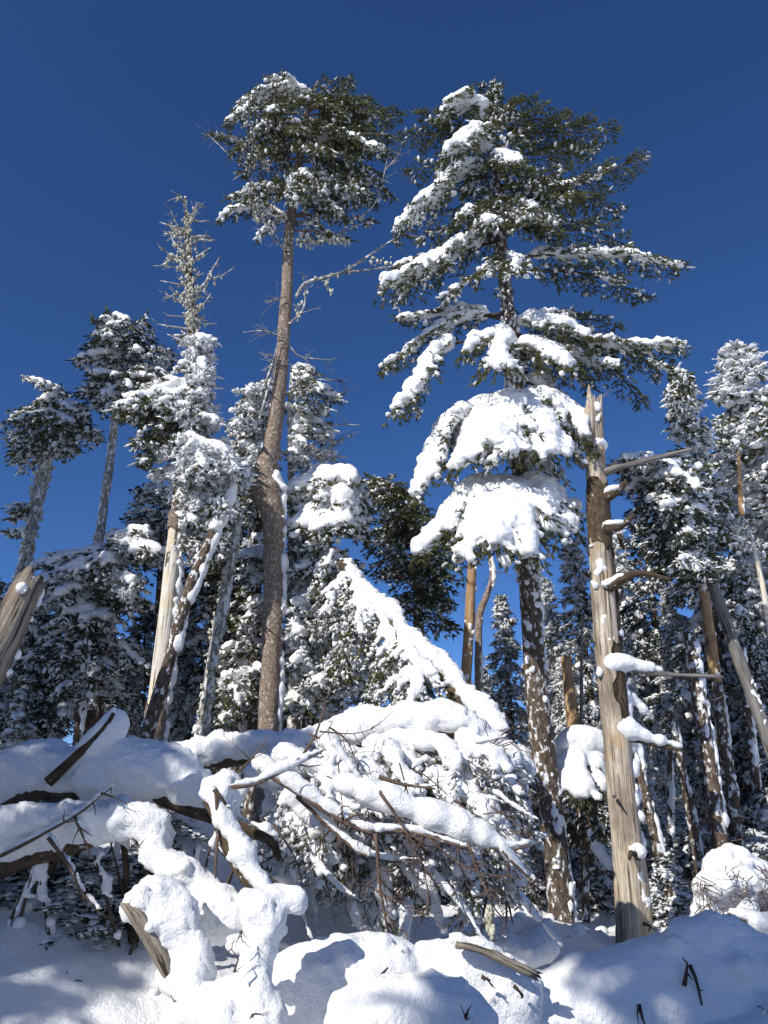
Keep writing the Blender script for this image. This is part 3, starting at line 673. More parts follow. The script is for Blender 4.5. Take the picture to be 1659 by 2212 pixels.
conifer('slim bare tree with a dense swept-over top bowed under snow, beside the lichen-coated tree', [(205, 1200), (214, 1160), (226, 1080), (234, 1020), (246, 930), (252, 860), (262, 780), (275, 700)], [21, 20, 19, 19, 17, 14, 10, 4], 11.8, 'bark_pale', 32,
    [([(150, 800), (165, 740), (205, 690), (240, 675), (290, 700), (325, 690), (335, 760), (330, 860), (280, 900), (220, 900), (160, 850)], 60, dict(dz=.8, snow=lambda x, y: .9 if x < 250 else .35, rime=.35, lift=-.1, width=.42)),
     ([(330, 800), (380, 745), (385, 820), (340, 870)], 10, dict(dz=.4, snow=c_(.4), rime=.6, lift=0.1, width=.3))],
    boughs=[(255, 760, 200, 688, -.1, .2, .1, -.1, .1), (258, 750, 234, 672, 0, .2, .2, -.1, .1), (262, 760, 314, 682, 0, .2, .1, -.1, .2)], needle='needles_dark',
    plas=[dict(side=(.3, -1, 0), r=.035, lo=.0, hi=.5, gap=.6, wide=.9, seed=7)], crustn=(90, 0, .4))
# the dead top over a peeled stem
r_, t_, TP_, TR_, g_ = conifer('peeled white dead stem with a bare spiky top and a snow-crusted middle', [(325, 1640), (338, 1540), (350, 1440), (362, 1330), (372, 1230), (380, 1150), (386, 1080), (394, 1000), (402, 920), (410, 840), (415, 740), (412, 640), (408, 560), (404, 480), (400, 425)], [46, 42, 40, 36, 33, 31, 28, 26, 26, 26, 24, 17, 15, 10, 4], 9.6, 'bark_rimed', 33,
    [([(385, 740), (425, 715), (468, 720), (478, 770), (478, 850), (470, 940), (400, 960), (380, 850)], 34, dict(dz=.5, snow=c_(.6), rime=1.7, lift=-.1, width=.3)),
     ([(235, 875), (262, 845), (330, 835), (400, 850), (400, 920), (300, 915), (250, 910)], 26, dict(dz=.5, snow=lambda x, y: 1 if y < 885 else .2, rime=.5, lift=.05, width=.4)),
     ([(280, 950), (340, 920), (390, 940), (350, 1010), (300, 1010)], 12, dict(dz=.5, snow=c_(.1), rime=.6, lift=.3, width=.4)),
     ([(338, 970), (400, 950), (500, 960), (540, 1010), (530, 1060), (470, 1110), (400, 1060), (345, 1060)], 56, dict(dz=.8, snow=lambda x, y: .85 if y < 1040 else .5, rime=1.8, lift=.1, width=.42)),
     ([(395, 1060), (470, 1080), (480, 1150), (440, 1240), (405, 1200)], 16, dict(dz=.5, snow=c_(.5), rime=1.4, lift=.3, width=.3))],
    name='dead_tree', sides=16)
mb = MB()
tube(mb, TP_[TP_[:, 2] < P(0, 1090, 9.6)[2]], list(TR_[TP_[:, 2] < P(0, 1090, 9.6)[2]] * 1.06), 18, .06, .06, seed=4, ax=.05, rf=14)
mb.build('peeled_wood', MAT['pale_wood'], t_)
plaster(t_, TP_, TR_, g_, (1, .2, 0), .06, .05, .6, .2, .025, seed=3, out=1.0)
mb = MB(); bark_sheet(mb, TP_, TR_ * 1.06, P(0, 1640, 9.6)[2], P(0, 1530, 9.6)[2], -1.4, 1.6, .02, 3); mb.build('bark_plate', MAT['bark_grey'], t_); mb = MB(); bark_sheet(mb, TP_, TR_ * 1.06, P(0, 1150, 9.6)[2], P(0, 1110, 9.6)[2], -1.4, 1.9, .02, 4); mb.build('bark_plate', MAT['bark_grey'], t_)
mb = MB(); ml = MB()
def hung(q, n, s=.02):
    p = resample(q, None, 40)[:26]; rs_ = np.random.RandomState(n); c = p[rs_.randint(0, len(p), n)] + rs_.normal(size=(n, 3)) * s * .8 - A([0, 0, s * .5])
    lumps(ml, c, rs_.uniform(.008, .026, n), g_, 0, 1.4)
for y in np.arange(445, 705, 12.5):
    x = np.interp(y, [425, 560, 740], [400, 408, 415]); s = g_.choice((-1, 1)); l = g_.choice((g_.uniform(14, 30), g_.uniform(30, 62))) * min(1, (y - 405) / 60)
    q = path([(x, y), (x + s * l * .5, y - g_.uniform(-8, 14)), (x + s * l, y - g_.uniform(-12, 26))], 9.6); q[:, 1] += g_.uniform(-.5, .3) * np.linspace(0, 1, 3)
    twigs(mb, q, g_, g_.uniform(.012, .024), 6, .17, 1)
    if g_.random() < .75: hung(q, g_.randint(10, 26))
for q, r, n in (([(412, 620), (375, 612), (345, 606)], .016, 0), ([(410, 660), (380, 645), (350, 632)], .018, 8), ([(412, 685), (380, 683), (360, 682)], .014, 0), ([(412, 712), (375, 706), (340, 700)], .018, 0), ([(410, 750), (390, 735), (362, 722)], .018, 0), ([(412, 640), (440, 615), (455, 590), (474, 556)], .022, 14), ([(445, 605), (475, 597), (500, 582)], .014, 6), ([(408, 640), (430, 625), (450, 640)], .016, 12), ([(405, 575), (370, 560), (350, 574), (332, 574)], .02, 26), ([(405, 500), (375, 490), (345, 480)], .02, 24), ([(408, 470), (425, 455), (432, 448)], .012, 8), ([(408, 560), (380, 530), (366, 500)], .024, 26), ([(410, 570), (440, 545), (455, 535)], .022, 24), ([(406, 520), (392, 505), (360, 520)], .018, 14), ([(413, 690), (440, 700), (468, 698)], .014, 6)):
    q = path(q, 9.5); twigs(mb, q, g_, r, 4, .12, 1)
    if n: hung(q, n, .026)
mb.build('dead_branches', MAT['bark_pale'], r_)
rs = np.random.RandomState(2); n = 230
yy = np.r_[rs.uniform(470, 730, n), rs.normal(690, 12, 50), rs.normal(640, 12, 40)]; n = len(yy); c = A([P(np.interp(y, [425, 560, 740], [400, 408, 415]) + rs.normal() * 8 * min(1, max(.2, (y - 430) / 80)), y, 9.5 + rs.normal() * .06) for y in yy]); lumps(ml, c, rs.uniform(.006, .026, n), g_, 0, 1.4)
ml.build('lichen', MAT['lichen'], r_)['kind'] = 'stuff'

conifer('dark bark trunk leaning across the peeled white stem', [(305, 1625), (325, 1560), (350, 1480), (375, 1390), (398, 1310), (420, 1250), (440, 1200), (462, 1150), (490, 1085), (505, 1040)], [30, 30, 29, 28, 27, 30, 24, 21, 16, 8], 9.2, 'bark_rimed', 34,
    [([(430, 1090), (480, 1060), (520, 1080), (500, 1150), (450, 1160)], 10, dict(dz=.4, snow=c_(.5), rime=.7, width=.3))], plas=[dict(side=(1, .2, 0), r=.05, lo=.55, hi=1, gap=.15, seed=4)], sides=14)
conifer('thin mossy trunk spattered with snow, leaning beside the bent bare-trunked spruce', [(425, 1625), (436, 1560), (450, 1480), (463, 1400), (478, 1320), (490, 1260), (500, 1210), (510, 1150), (522, 1100)], [24, 24, 23, 22, 21, 20, 18, 14, 8], 10.3, 'bark_pale', 35,
    plas=[dict(side=(.5, -1, 0), r=.045, lo=.0, hi=1, gap=.62, wide=1, seed=9), dict(side=(1, .1, 0), r=.04, lo=.3, hi=1, gap=.4, seed=2)], sides=12, crustn=(260, .2, 1))
# caked conifers round the tall flag spruce
conifer('snow-crusted young spruce crowding the bent trunk of the flag-topped spruce', [(545, 1560), (550, 1400), (556, 1200), (560, 1000), (556, 850)], [26, 24, 20, 14, 5], 11.6, 'bark_rimed', 36,
    [([(540, 830), (600, 800), (600, 900), (580, 1020), (490, 1020), (500, 930), (520, 880)], 44, dict(dz=.8, snow=c_(.6), rime=1.5, lift=.1, width=.42)),
     ([(515, 1180), (560, 1150), (600, 1180), (590, 1290), (540, 1320), (510, 1250)], 22, dict(dz=.7, snow=c_(.85), rime=.5, lift=.25, width=.4)),
     ([(470, 1330), (600, 1300), (640, 1420), (640, 1560), (450, 1560)], 40, dict(dz=.8, snow=c_(.6), rime=.6, lift=.2, width=.5)),
     ([(500, 1060), (560, 1020), (560, 1110), (520, 1150)], 10, dict(dz=.5, snow=c_(.3), rime=.5, lift=.2, width=.4))])
conifer('sparse lichen-hung tree with thin bare branch ends, directly behind the bent trunk', [(632, 1500), (632, 1300), (630, 1150), (628, 1000), (626, 880), (630, 790)], [24, 22, 18, 14, 9, 4], 11.0, 'bark_pale', 37,
    [([(630, 800), (690, 790), (745, 845), (735, 890), (680, 870), (620, 900)], 9, dict(dz=.5, snow=c_(.35), rime=.6, lift=.1, width=.3, lich=.3)),
     ([(620, 880), (700, 880), (750, 940), (730, 990), (640, 1010), (610, 960)], 16, dict(dz=.5, snow=c_(.55), rime=1.3, lift=.1, width=.3, lich=.3))])
mb = MB(); g2_ = random.Random(4)
for q in ([(640, 880), (700, 860), (752, 846)], [(650, 960), (710, 920), (777, 918)], [(650, 1010), (720, 960), (762, 938)], [(640, 1010), (690, 1010), (745, 1000)], [(690, 1020), (715, 985), (720, 950)], [(640, 830), (690, 820), (745, 822)]): twigs(mb, path(q, 10.9), g2_, .016, 7, .22, 2)
mb.build('bare_branches', MAT['bark_pale'], bpy.data.objects[[o.name for o in bpy.data.objects if o.get('label', '').startswith('sparse lichen')][0]])
conifer('bowed fir under thick rounded snow pillows, between the bent trunk and the leaning snowy trunk', [(668, 1600), (676, 1450), (690, 1320), (700, 1200), (700, 1100), (690, 1030)], [40, 34, 30, 24, 16, 6], 10.8, 'bark_rimed', 38,
    [([(620, 1060), (660, 1025), (740, 1020), (800, 1060), (815, 1110), (790, 1155), (700, 1150), (620, 1160)], 46, dict(dz=1.0, snow=c_(1.25), rime=.35, lift=.1, width=.5, sn=.075, droop=.5)),
     ([(620, 1150), (700, 1150), (760, 1190), (770, 1290), (720, 1330), (620, 1300)], 50, dict(dz=.9, snow=c_(.55), rime=1.1, lift=.25, width=.45)),
     ([(620, 1260), (760, 1260), (790, 1400), (800, 1500), (700, 1560), (615, 1540)], 66, dict(dz=1.0, snow=c_(.75), rime=1.0, lift=.3, width=.5, sn=.065))], snow_vox=.032)
conifer('dark green spruce with hanging flagged branches, behind the upper end of the leaning snowy trunk', [(908, 1560), (905, 1400), (902, 1250), (896, 1130), (890, 1075)], [24, 22, 20, 14, 5], 14.0, 'bark_grey', 39,
    [([(775, 1000), (800, 1020), (860, 1090), (900, 1090), (960, 1130), (975, 1200), (900, 1180), (830, 1150), (790, 1080)], 40, dict(dz=1, snow=c_(.3), rime=.15, lift=.1, width=.6, maxpx=150)),
     ([(780, 1150), (860, 1150), (980, 1180), (985, 1280), (990, 1390), (950, 1370), (850, 1300), (820, 1250), (790, 1210)], 54, dict(dz=1.1, snow=c_(.16), rime=.22, lift=.35, width=.6))], sides=12)
# caked clump in the shade at the left
conifer('broad snow-caked fir standing in shade behind the peeled white stem', [(195, 1640), (205, 1500), (215, 1350), (225, 1250), (240, 1180)], [44, 40, 34, 24, 8], 11.6, 'bark_rimed', 40,
    [([(35, 1250), (80, 1200), (170, 1190), (240, 1160), (300, 1130), (350, 1160), (360, 1250), (300, 1330), (200, 1350), (60, 1340)], 52, dict(dz=1.1, snow=c_(.8), rime=.6, lift=.1, width=.5, sn=.07)),
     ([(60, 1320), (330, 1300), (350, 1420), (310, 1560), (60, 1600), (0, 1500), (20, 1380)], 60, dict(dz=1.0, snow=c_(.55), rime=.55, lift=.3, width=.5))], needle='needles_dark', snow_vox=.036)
conifer('dark snow-dusted spruce showing over the snow-caked fir beside the peeled stem', [(335, 1500), (345, 1300), (350, 1150), (350, 1030)], [20, 18, 12, 4], 12.6, 'bark_rimed', 41,
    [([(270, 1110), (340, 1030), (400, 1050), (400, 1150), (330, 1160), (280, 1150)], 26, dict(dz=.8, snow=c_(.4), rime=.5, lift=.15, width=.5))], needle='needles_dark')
conifer('dark snow-dusted fir filling the gap between the peeled stem and the bent trunk', [(470, 1640), (470, 1500), (468, 1300), (465, 1130)], [26, 24, 18, 6], 13.0, 'bark_rimed', 43,
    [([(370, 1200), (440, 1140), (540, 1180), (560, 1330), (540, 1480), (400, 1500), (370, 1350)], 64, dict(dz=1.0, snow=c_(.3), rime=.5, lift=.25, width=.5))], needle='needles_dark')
conifer('rime-grey fir at the left edge behind the broken log end', [(35, 1640), (38, 1500), (40, 1380), (42, 1240)], [26, 24, 18, 6], 12.6, 'bark_rimed', 44,
    [([(-30, 1330), (40, 1230), (110, 1320), (120, 1600), (-40, 1600)], 50, dict(dz=1.0, snow=c_(.5), rime=.6, lift=.25, width=.5))], needle='needles_dark')
# the drooping dark crown on the leaning grey pole at the right
r_, t_, TP_, TR_, g_ = conifer('grey barkless pole leaning far over, carrying a drooping dark crown with snow caps', [(1690, 1680), (1660, 1600), (1628, 1510), (1598, 1430), (1570, 1350), (1545, 1280), (1520, 1200), (1495, 1130), (1450, 1060), (1400, 1010)], [31, 29, 27, 26, 25, 24, 22, 18, 12, 5], 10.0, 'grey_wood', 42,
    [([(1320, 1000), (1400, 985), (1480, 1010), (1530, 1070), (1530, 1140), (1440, 1110), (1350, 1060)], 34, dict(dz=.7, snow=c_(.8), rime=.35, lift=.0, width=.45, sn=.07)),
     ([(1350, 1050), (1450, 1080), (1530, 1130), (1520, 1230), (1490, 1270), (1420, 1200), (1370, 1110)], 56, dict(dz=.7, snow=c_(.35), rime=.45, lift=.35, width=.45))],
    plas=[dict(side=(.6, -1, 0), r=.03, lo=.1, hi=.7, gap=.55, wide=.7, seed=9)], needle='needles_dark', sides=14, name='leaning_tree')

# ---------------------------------------------------------------- background stand: three kinds of conifer, copied
def proto(seed, h, R, nb, snow, rime, needle='needles', droop=.35, sn=.06, dead=0):
    rng = random.Random(seed); root = thing('spruce_tree', 'x', 'tree', (0, 0, 0)); mb = MB()
    bend = [A([0, 0, 0]), A([rng.uniform(-.1, .1), rng.uniform(-.1, .1), h * .5]), A([rng.uniform(-.25, .25), 0, h])]
    TP, TR = tube(mb, bend, [.13, .09, .01], 8, .12, .15, seed=seed); mb.build('trunk', MAT['bark_rimed'], root)
    mb = MB(); S = Snow()
    for i in range(nb):
        u = .12 + .88 * ((i + rng.random()) / nb)**.85; z = h * u; p = A([np.interp(z, TP[:, 2], TP[:, k]) for k in range(3)])
        l = R * (min(1, .35 + u * 2.2) * (1 - u)**.75 + .08) * rng.uniform(.55, 1.15); a = rng.uniform(0, 6.283)
        tip = p + A([math.cos(a) * l, math.sin(a) * l, -droop * l * rng.uniform(.3, 1.3) + .25 * l * (u > .85)])
        bough(mb, S, p, tip, rng, .36 * min(1, .4 + l), snow * rng.uniform(.5, 1.3) * (1 if u < .8 else .45), .1, 1, .012, .15, .021, 3, rime * rng.uniform(.4, 1.4), .4, .12, 1.6, sn, 0, .14, .03, .01, tstep=.1)
    mb.build('crown', [MAT[needle], MAT['rime'], MAT['lichen'], MAT['bark_rimed']], root)
    snow_part(S, root, .042, 'snow', .018, 9, seed)
    return root, h
def copy_tree(root, parent=None):
    c = root.copy(); COL.objects.link(c); c.parent = parent
    for ch in root.children: copy_tree(ch, c)
    return c
PROTO = [proto(50, 7.0, 1.15, 120, .5, .8, sn=.042), proto(51, 7.0, 1.05, 115, .62, 1.4, sn=.045), proto(52, 7.0, 1.3, 125, .34, .55, 'needles_dark', .5, sn=.042), proto(53, 6.0, 1.3, 90, .9, .6, sn=.065)]
USED = set(); BGN = 0
BG = [(1455, 798, 13.0, 0, .95, 'slender pointed spruce with clear dark tip rising beside the big spruce'), (1618, 742, 14.0, 1, 1.6, 'tall hoary spruce filling the skyline at the right edge'), (1560, 900, 16.5, 0, 1.1, ''), (1662, 850, 16, 1, 1.1, ''),
      (1395, 1110, 15.5, 2, 1, ''), (1240, 1165, 15, 0, 1, ''), (1185, 1250, 17, 1, 1, ''), (1335, 1130, 19, 1, 1, ''), (1500, 1060, 18, 2, 1, ''), (1590, 1120, 12.5, 1, 1, ''), (1645, 1080, 19, 2, 1, ''), (1440, 1270, 14, 1, 1.1, ''),
      (1085, 1285, 17, 0, 1, ''), (1150, 1350, 20, 1, 1.1, ''), (1050, 1440, 19, 2, 1, ''), (1215, 1420, 13, 1, 1, ''), (1380, 1340, 20, 0, 1.1, ''), (1540, 1330, 21, 2, 1.2, ''), (1610, 1350, 12, 2, 1, ''), (1300, 1400, 16, 2, 1.1, ''), (1480, 1420, 17, 1, 1.1, ''),
      (700, 1300, 16, 0, 1, ''), (655, 1160, 15, 1, .9, ''), (750, 1400, 18, 2, 1, ''), (860, 1440, 19, 1, 1, ''), (925, 1480, 17, 3, .8, ''), (575, 1330, 14, 2, 1, ''), (540, 835, 13, 0, .7, 'small dark spruce tip peeping over the snow-crusted young spruce'), (800, 1330, 16.5, 1, .9, ''),
      (25, 1340, 15, 1, 1.1, ''), (110, 1400, 16, 2, 1.1, ''), (420, 1280, 15, 1, 1, ''), (490, 1330, 16, 0, 1, ''), (265, 1380, 17, 1, 1.2, ''), (-20, 1240, 13, 3, 1.2, ''), (60, 1460, 11.5, 3, 1.1, ''), (380, 1430, 13, 3, .9, ''), (318, 1300, 13.5, 2, 1.2, ''), (290, 1420, 12.6, 1, 1, ''), (480, 1480, 12.5, 3, .8, ''),
      (1010, 1500, 12, 3, .6, ''), (1290, 1560, 12.5, 2, 1, ''), (1420, 1560, 12, 1, 1, ''), (1560, 1560, 13, 0, 1.1, ''), (1640, 1500, 14, 1, 1.1, ''), (1370, 1480, 11.2, 1, .8, ''), (1700, 1300, 12, 2, 1, ''), (1130, 1560, 13, 3, .7, ''), (720, 1500, 13, 3, .7, '')]
SAP = [(1175, 1790, 10.5), (1230, 1830, 11), (1290, 1800, 10), (1330, 1870, 11.5), (1400, 1780, 10.2), (1440, 1840, 9.6), (1480, 1760, 10.8), (1530, 1800, 10), (1580, 1740, 11), (1625, 1790, 10.2), (1660, 1700, 11), (1110, 1810, 9.8), (1060, 1780, 10.5), (960, 1760, 9.5), (860, 1770, 9), (760, 1760, 9), (660, 1780, 8.6), (580, 1760, 8.6), (500, 1740, 8.4), (400, 1760, 8), (300, 1770, 7.6), (200, 1800, 7.4), (100, 1810, 7.4), (20, 1820, 7.2), (350, 1830, 6.9), (60, 1870, 6.8), (170, 1860, 6.8), (40, 1850, 5.6), (130, 1842, 5.6), (215, 1850, 5.5), (290, 1870, 5.6)]
NEAR = ['behind the leaning grey pole', 'behind the split dead trunk', 'beyond the big spruce trunk', 'by the broken orange trunk', 'behind the leaning snowy trunk', 'behind the bent brown trunk', 'behind the peeled white stem', 'behind the broken log end']
def nearest(x): return NEAR[0] if x > 1440 else NEAR[1] if x > 1280 else NEAR[2] if x > 1130 else NEAR[3] if x > 985 else NEAR[4] if x > 690 else NEAR[5] if x > 520 else NEAR[6] if x > 300 else NEAR[7]
KIND = ['green lightly snowed spruce', 'hoary rime-whitened spruce', 'dark drooping spruce', 'stout snow-buried spruce']
cnt = {}
for (x, y, D, pk, wd, lab) in BG:
    base = P(x, y, D); z = float(gz(base[0], D)) - .1; pr, ph = PROTO[pk]; h = base[2] - z
    o = pr if pk not in USED else copy_tree(pr); USED.add(pk)
    s = h / ph; o.location = (base[0], D, z); o.rotation_euler.z = (x * 7.7) % 6.28; o.scale = (s * wd if s < 1 else (.5 + .5 * s) * wd, s * wd if s < 1 else (.5 + .5 * s) * wd, s)
    key = (pk, nearest(x)); cnt.setdefault(key, []).append((o, x, y, D)); o['group'] = 'snowy conifers in the background stand'
    o['label'] = lab
for (pk, where), L in cnt.items():
    L = [q for q in L if not q[0]['label']]
    L.sort(key=lambda q: q[2])
    for i, q in enumerate(L):
        tag = '' if len(L) == 1 else ', ' + (['taller', 'shorter'] if len(L) == 2 else ['tallest', 'middle-sized', 'shortest'] if len(L) == 3 else ['tallest', 'second tallest', 'second shortest', 'shortest'] if len(L) == 4 else ['tallest', 'second tallest', 'middle-sized', 'second shortest', 'shortest', 'lowest'])[i] + ' one there'
        q[0]['label'] = KIND[pk] + ' ' + where + tag
sap_by = [(1440, 'under the leaning grey pole'), (1280, 'behind the split dead trunk'), (1000, 'around the big spruce trunk'), (620, 'inside the fallen spruce crown'), (-99, 'under the long hung trunk')]
SPR = proto(54, 2.2, .75, 46, .8, .9, 'needles_dark', .5, .04); first = True; sap_n = {}; ORD = 'first second third fourth fifth sixth seventh eighth ninth tenth eleventh twelfth thirteenth fourteenth fifteenth sixteenth'.split()
SAP.sort()
for k, (x, y, D) in enumerate(SAP):
    base = P(x, y, D); z = float(gz(base[0], D)) - .15; h = max(.5, base[2] - z)
    o = SPR[0] if first else copy_tree(SPR[0]); first = False; s = h / 2.2
    o.location = (base[0], D, z); o.scale = (max(s, .6), max(s, .6), s); o.rotation_euler.z = k * 2.4; o['group'] = 'snowy saplings on the forest floor'
    o.name = 'spruce_sapling'; o['category'] = 'sapling'; w_ = [w for lim, w in sap_by if x > lim][0]; sap_n[w_] = sap_n.get(w_, 0) + 1; o['label'] = 'low snow-plastered sapling ' + w_ + ', ' + ORD[sap_n[w_] - 1] + ' from the left'
# bare and rimed trunks of the background
def pole(label, pts, w, D, bark, seed, gap=.4, stubs=14, sn=.035, name='bare_trunk', nosnow=False):
    rng = random.Random(seed); root = root_at(name, label, 'tree trunk', pts, D, None)
    t, TP, TR = trunk(root, pts, D, w, bark, rng, 11, .12, .08, seed=seed, jag=.06)
    if not nosnow:
        plaster(t, TP, TR, rng, (.5, -1, 0), sn, .0, 1, gap + .15, .028, seed=seed, wide=1.1); plaster(t, TP, TR, rng, (1, 0, 0), sn * 1.2, 0, 1, gap, .03, seed=seed + 1)
    if stubs:
        mb = MB()
        for _ in range(stubs):
            i = rng.randrange(2, len(TP)); a = rng.uniform(0, 6.28); l = rng.uniform(.08, .4)
            twigs(mb, A([TP[i], TP[i] + A([math.cos(a) * l * .6, math.sin(a) * l * .6, 0]), TP[i] + A([math.cos(a) * l, math.sin(a) * l, rng.uniform(-.15, .1)])]), rng, .009, 3, .12, 1)
        mb.build('dead_twigs', MAT['twig'], root)['kind'] = 'stuff'
    return root
pole('broken orange-brown trunk stripped of bark under the snow skirts', [(1003, 1500), (1008, 1440), (1014, 1340), (1018, 1260), (1020, 1205)], [23, 23, 22, 20, 18], 12, 'orange_wood', 61, .5, 4)
pole('crooked double-stemmed bare trunk beside the broken orange-brown trunk', [(1032, 1520), (1034, 1420), (1036, 1330), (1050, 1290), (1062, 1250), (1058, 1200)], [16, 16, 15, 13, 12, 8], 12.5, 'bark_grey', 62, .6, 10)
pole('short broken stump with a bright orange top behind the big spruce trunk', [(1245, 1620), (1238, 1560), (1230, 1490), (1223, 1422)], [28, 27, 25, 21], 11.5, 'orange_wood', 63, .6, 2, nosnow=True)
pole('thin grey dead pole between the big spruce and the split dead trunk', [(1255, 1620), (1256, 1500), (1257, 1330)], [8, 8, 5], 11, 'grey_wood', 64, nosnow=True, stubs=3)
pole('bare orange-barked trunk under the drooping dark crown', [(1548, 1480), (1540, 1420), (1528, 1330), (1512, 1240), (1500, 1180)], [24, 23, 21, 18, 14], 12, 'orange_wood', 65, .7, 3)
pole('thin bleached dead stem slanting at the right edge of the stand', [(1668, 1420), (1650, 1280), (1632, 1200), (1618, 1140)], [12, 11, 9, 4], 12, 'pale_wood', 66, nosnow=True, stubs=8)
pole('slim red-barked trunk showing in the hoary spruce', [(1612, 1330), (1608, 1200), (1600, 1080), (1595, 980)], [15, 14, 11, 6], 13, 'orange_wood', 67, .8, 30)
POLES = [('thick snow-plastered trunk below the drooping crown', [(1562, 1900), (1548, 1760), (1525, 1600), (1500, 1450), (1490, 1370)], [36, 35, 33, 30, 24], 9.8), ('dark snow-flecked trunk next to the thick plastered trunk', [(1602, 1900), (1585, 1760), (1562, 1600), (1550, 1480)], [30, 28, 26, 22], 10.8),
         ('slim plastered trunk under the leaning grey pole', [(1652, 1850), (1640, 1750), (1622, 1600), (1600, 1400)], [22, 21, 19, 15], 11.3), ('thin upright trunk right of the snowy stubs', [(1448, 1830), (1447, 1700), (1450, 1520)], [12, 12, 9], 10.5), ('mossy brown trunk with flaking bark near the split dead trunk', [(1508, 1850), (1490, 1750), (1470, 1650), (1455, 1560)], [21, 20, 18, 14], 10),
         ('leaning white-crusted trunk close behind the split dead trunk', [(1452, 1960), (1425, 1850), (1395, 1720), (1370, 1600)], [22, 22, 20, 15], 9.6), ('narrow dark trunk behind the split dead trunk', [(1412, 1900), (1405, 1800), (1400, 1640)], [14, 13, 10], 11.5), ('straight dark trunk glimpsed left of the split dead trunk', [(1245, 1960), (1250, 1850), (1256, 1720)], [18, 17, 15], 11), ('snow-streaked trunk just left of the big spruce base', [(1166, 1960), (1162, 1850), (1158, 1700), (1152, 1600)], [20, 19, 18, 15], 11),
         ('dark trunk under the bowed snowy bough', [(1290, 1930), (1285, 1820), (1280, 1700)], [20, 18, 16], 11.8), ('leaning slender trunk in shade behind the caked fir', [(165, 1640), (175, 1500), (190, 1380)], [20, 18, 14], 11), ('rimed trunk beside the broken log end', [(30, 1600), (45, 1450), (70, 1320)], [20, 18, 12], 12), ('slender trunk in the blue gap under the bowed fir', [(655, 1600), (657, 1520), (660, 1440)], [13, 12, 10], 13), ('grey trunk in the gap right of the bowed fir', [(735, 1600), (738, 1500), (742, 1380)], [15, 14, 12], 12.5),
         ('dark snowy trunk between the thin mossy trunk and the bent trunk', [(510, 1620), (520, 1500), (530, 1380)], [22, 20, 15], 11.8)]
for k, (lab, q, w, D) in enumerate(POLES): pole(lab, q, w, D, 'bark_rimed', 80 + k, .38, 12)
SHADE = [(-6.8, .4, 8.5, 0, 'snowy spruce outside the view whose shade falls on the near snow'), (-10.4, 5.7, 15, 2, 'tallest dark spruce outside the view, shading the caked fir'), (-9.9, 5.6, 14, 2, 'dark spruce outside the view, nearer the camera than the tallest shading one'), (-11.8, 6.2, 14, 2, 'dark spruce outside the view, farther off than the tallest shading one'),
         (-5.0, -2.75, 11.4, 2, 'dark spruce just behind the camera, shading the long log'), (-4.0, -3.5, 11.8, 2, 'snowy spruce behind the camera, beside the dark one'), (-8.2, 2.6, 9, 1, 'hoary spruce outside the view near the broken log end')]
# ---------------------------------------------------------------- the blowdown in front
R0 = random.Random(99)
def log(label, pts, d, rpx, bark, snow=None, name='fallen_log', cat='fallen tree', sides=16, rough=.12, off=(0, 0, 0), vox=.026, seed=0, wob=.3, amp=.018, jag=0, extra=None, gap=0, k=.85):
    p = path(pts, d); r = [M(a, q[1], q[2] if len(q) > 2 else d) for a, q in zip(rpx, pts)]
    root = thing(name, label, cat, p[0] - A([0, 0, r[0]]))
    mb = MB(); tube(mb, p, r, sides, .05, rough, seed=seed, jag=jag); mb.build('trunk', MAT[bark], root)
    if snow is not None:
        S = Snow(); S.on(p, r, [M(h, q[1], q[2] if len(q) > 2 else d) for h, q in zip(snow, pts)], R0, wob, off, k, gap)
        if extra: extra(S, p)
        S.roughen(R0, 2, .035, (.1, .26))
        snow_part(S, root, vox, 'snow', amp, 10, seed)
    return root, p, r
def branch(root, pts, d, rpx, bark='twig', snow=0, n=6, L=.25, depth=2, name='branch', seed=0, vox=.018, off=(0, 0, 0), wob=.35):
    rng = random.Random(seed); p = path(pts, d); mb = MB(); twigs(mb, p, rng, M(rpx, pts[0][1], d) * (.72 if bark == 'twig' else 1), n, L, depth, up=-.2); o = mb.build(name, MAT[bark], root)
    if snow:
        S = Snow(); sn = snow if isinstance(snow, (list, tuple)) else [snow] * len(pts)
        S.on(p, M(rpx * .8, pts[0][1], d), [M(h, pts[0][1], d) for h in sn], rng, wob, off); snow_part(S, o, vox, 'snow', .007, 14, seed)
    return o
# the long trunk hung across at the left, thick with snow
def ex1(S, p):
    for x, y, r in ((-30, 1690, 60), (20, 1670, 58), (70, 1650, 50), (110, 1640, 44), (150, 1665, 46), (180, 1645, 40), (225, 1655, 46), (275, 1655, 46), (330, 1658, 46), (380, 1665, 42), (420, 1690, 36), (445, 1715, 28), (300, 1625, 22), (370, 1630, 24), (410, 1650, 26)): S.blob(P(x, y, 5.62), M(r, y, 5.6), .85)
LOG1, p1, r1 = log('long fallen trunk hung across the left under a thick smooth bank of snow', [(-300, 1960), (-170, 1870), (-60, 1800), (0, 1766), (48, 1728), (100, 1722), (160, 1728), (220, 1724), (280, 1714), (320, 1708), (360, 1728), (420, 1752), (468, 1768), (520, 1788), (560, 1804), (592, 1824), (604, 1860)], 5.5, [34, 30, 26, 25, 24, 24, 20, 17, 16, 16, 16, 15, 15, 12, 11, 9, 6], 'bark_dark', [60, 60, 60, 60, 60, 70, 80, 90, 90, 90, 80, 60, 30, 26, 22, 10, 0], extra=ex1, seed=2, vox=.024, off=(0, .06, 0))
o = branch(LOG1, [(104, 1690), (128, 1668), (165, 1632), (200, 1602), (228, 1570), (246, 1540)], 5.36, 13, 'bark_dark', 0, 0, .2, 0, 'broken_limb', 1)
S = Snow()
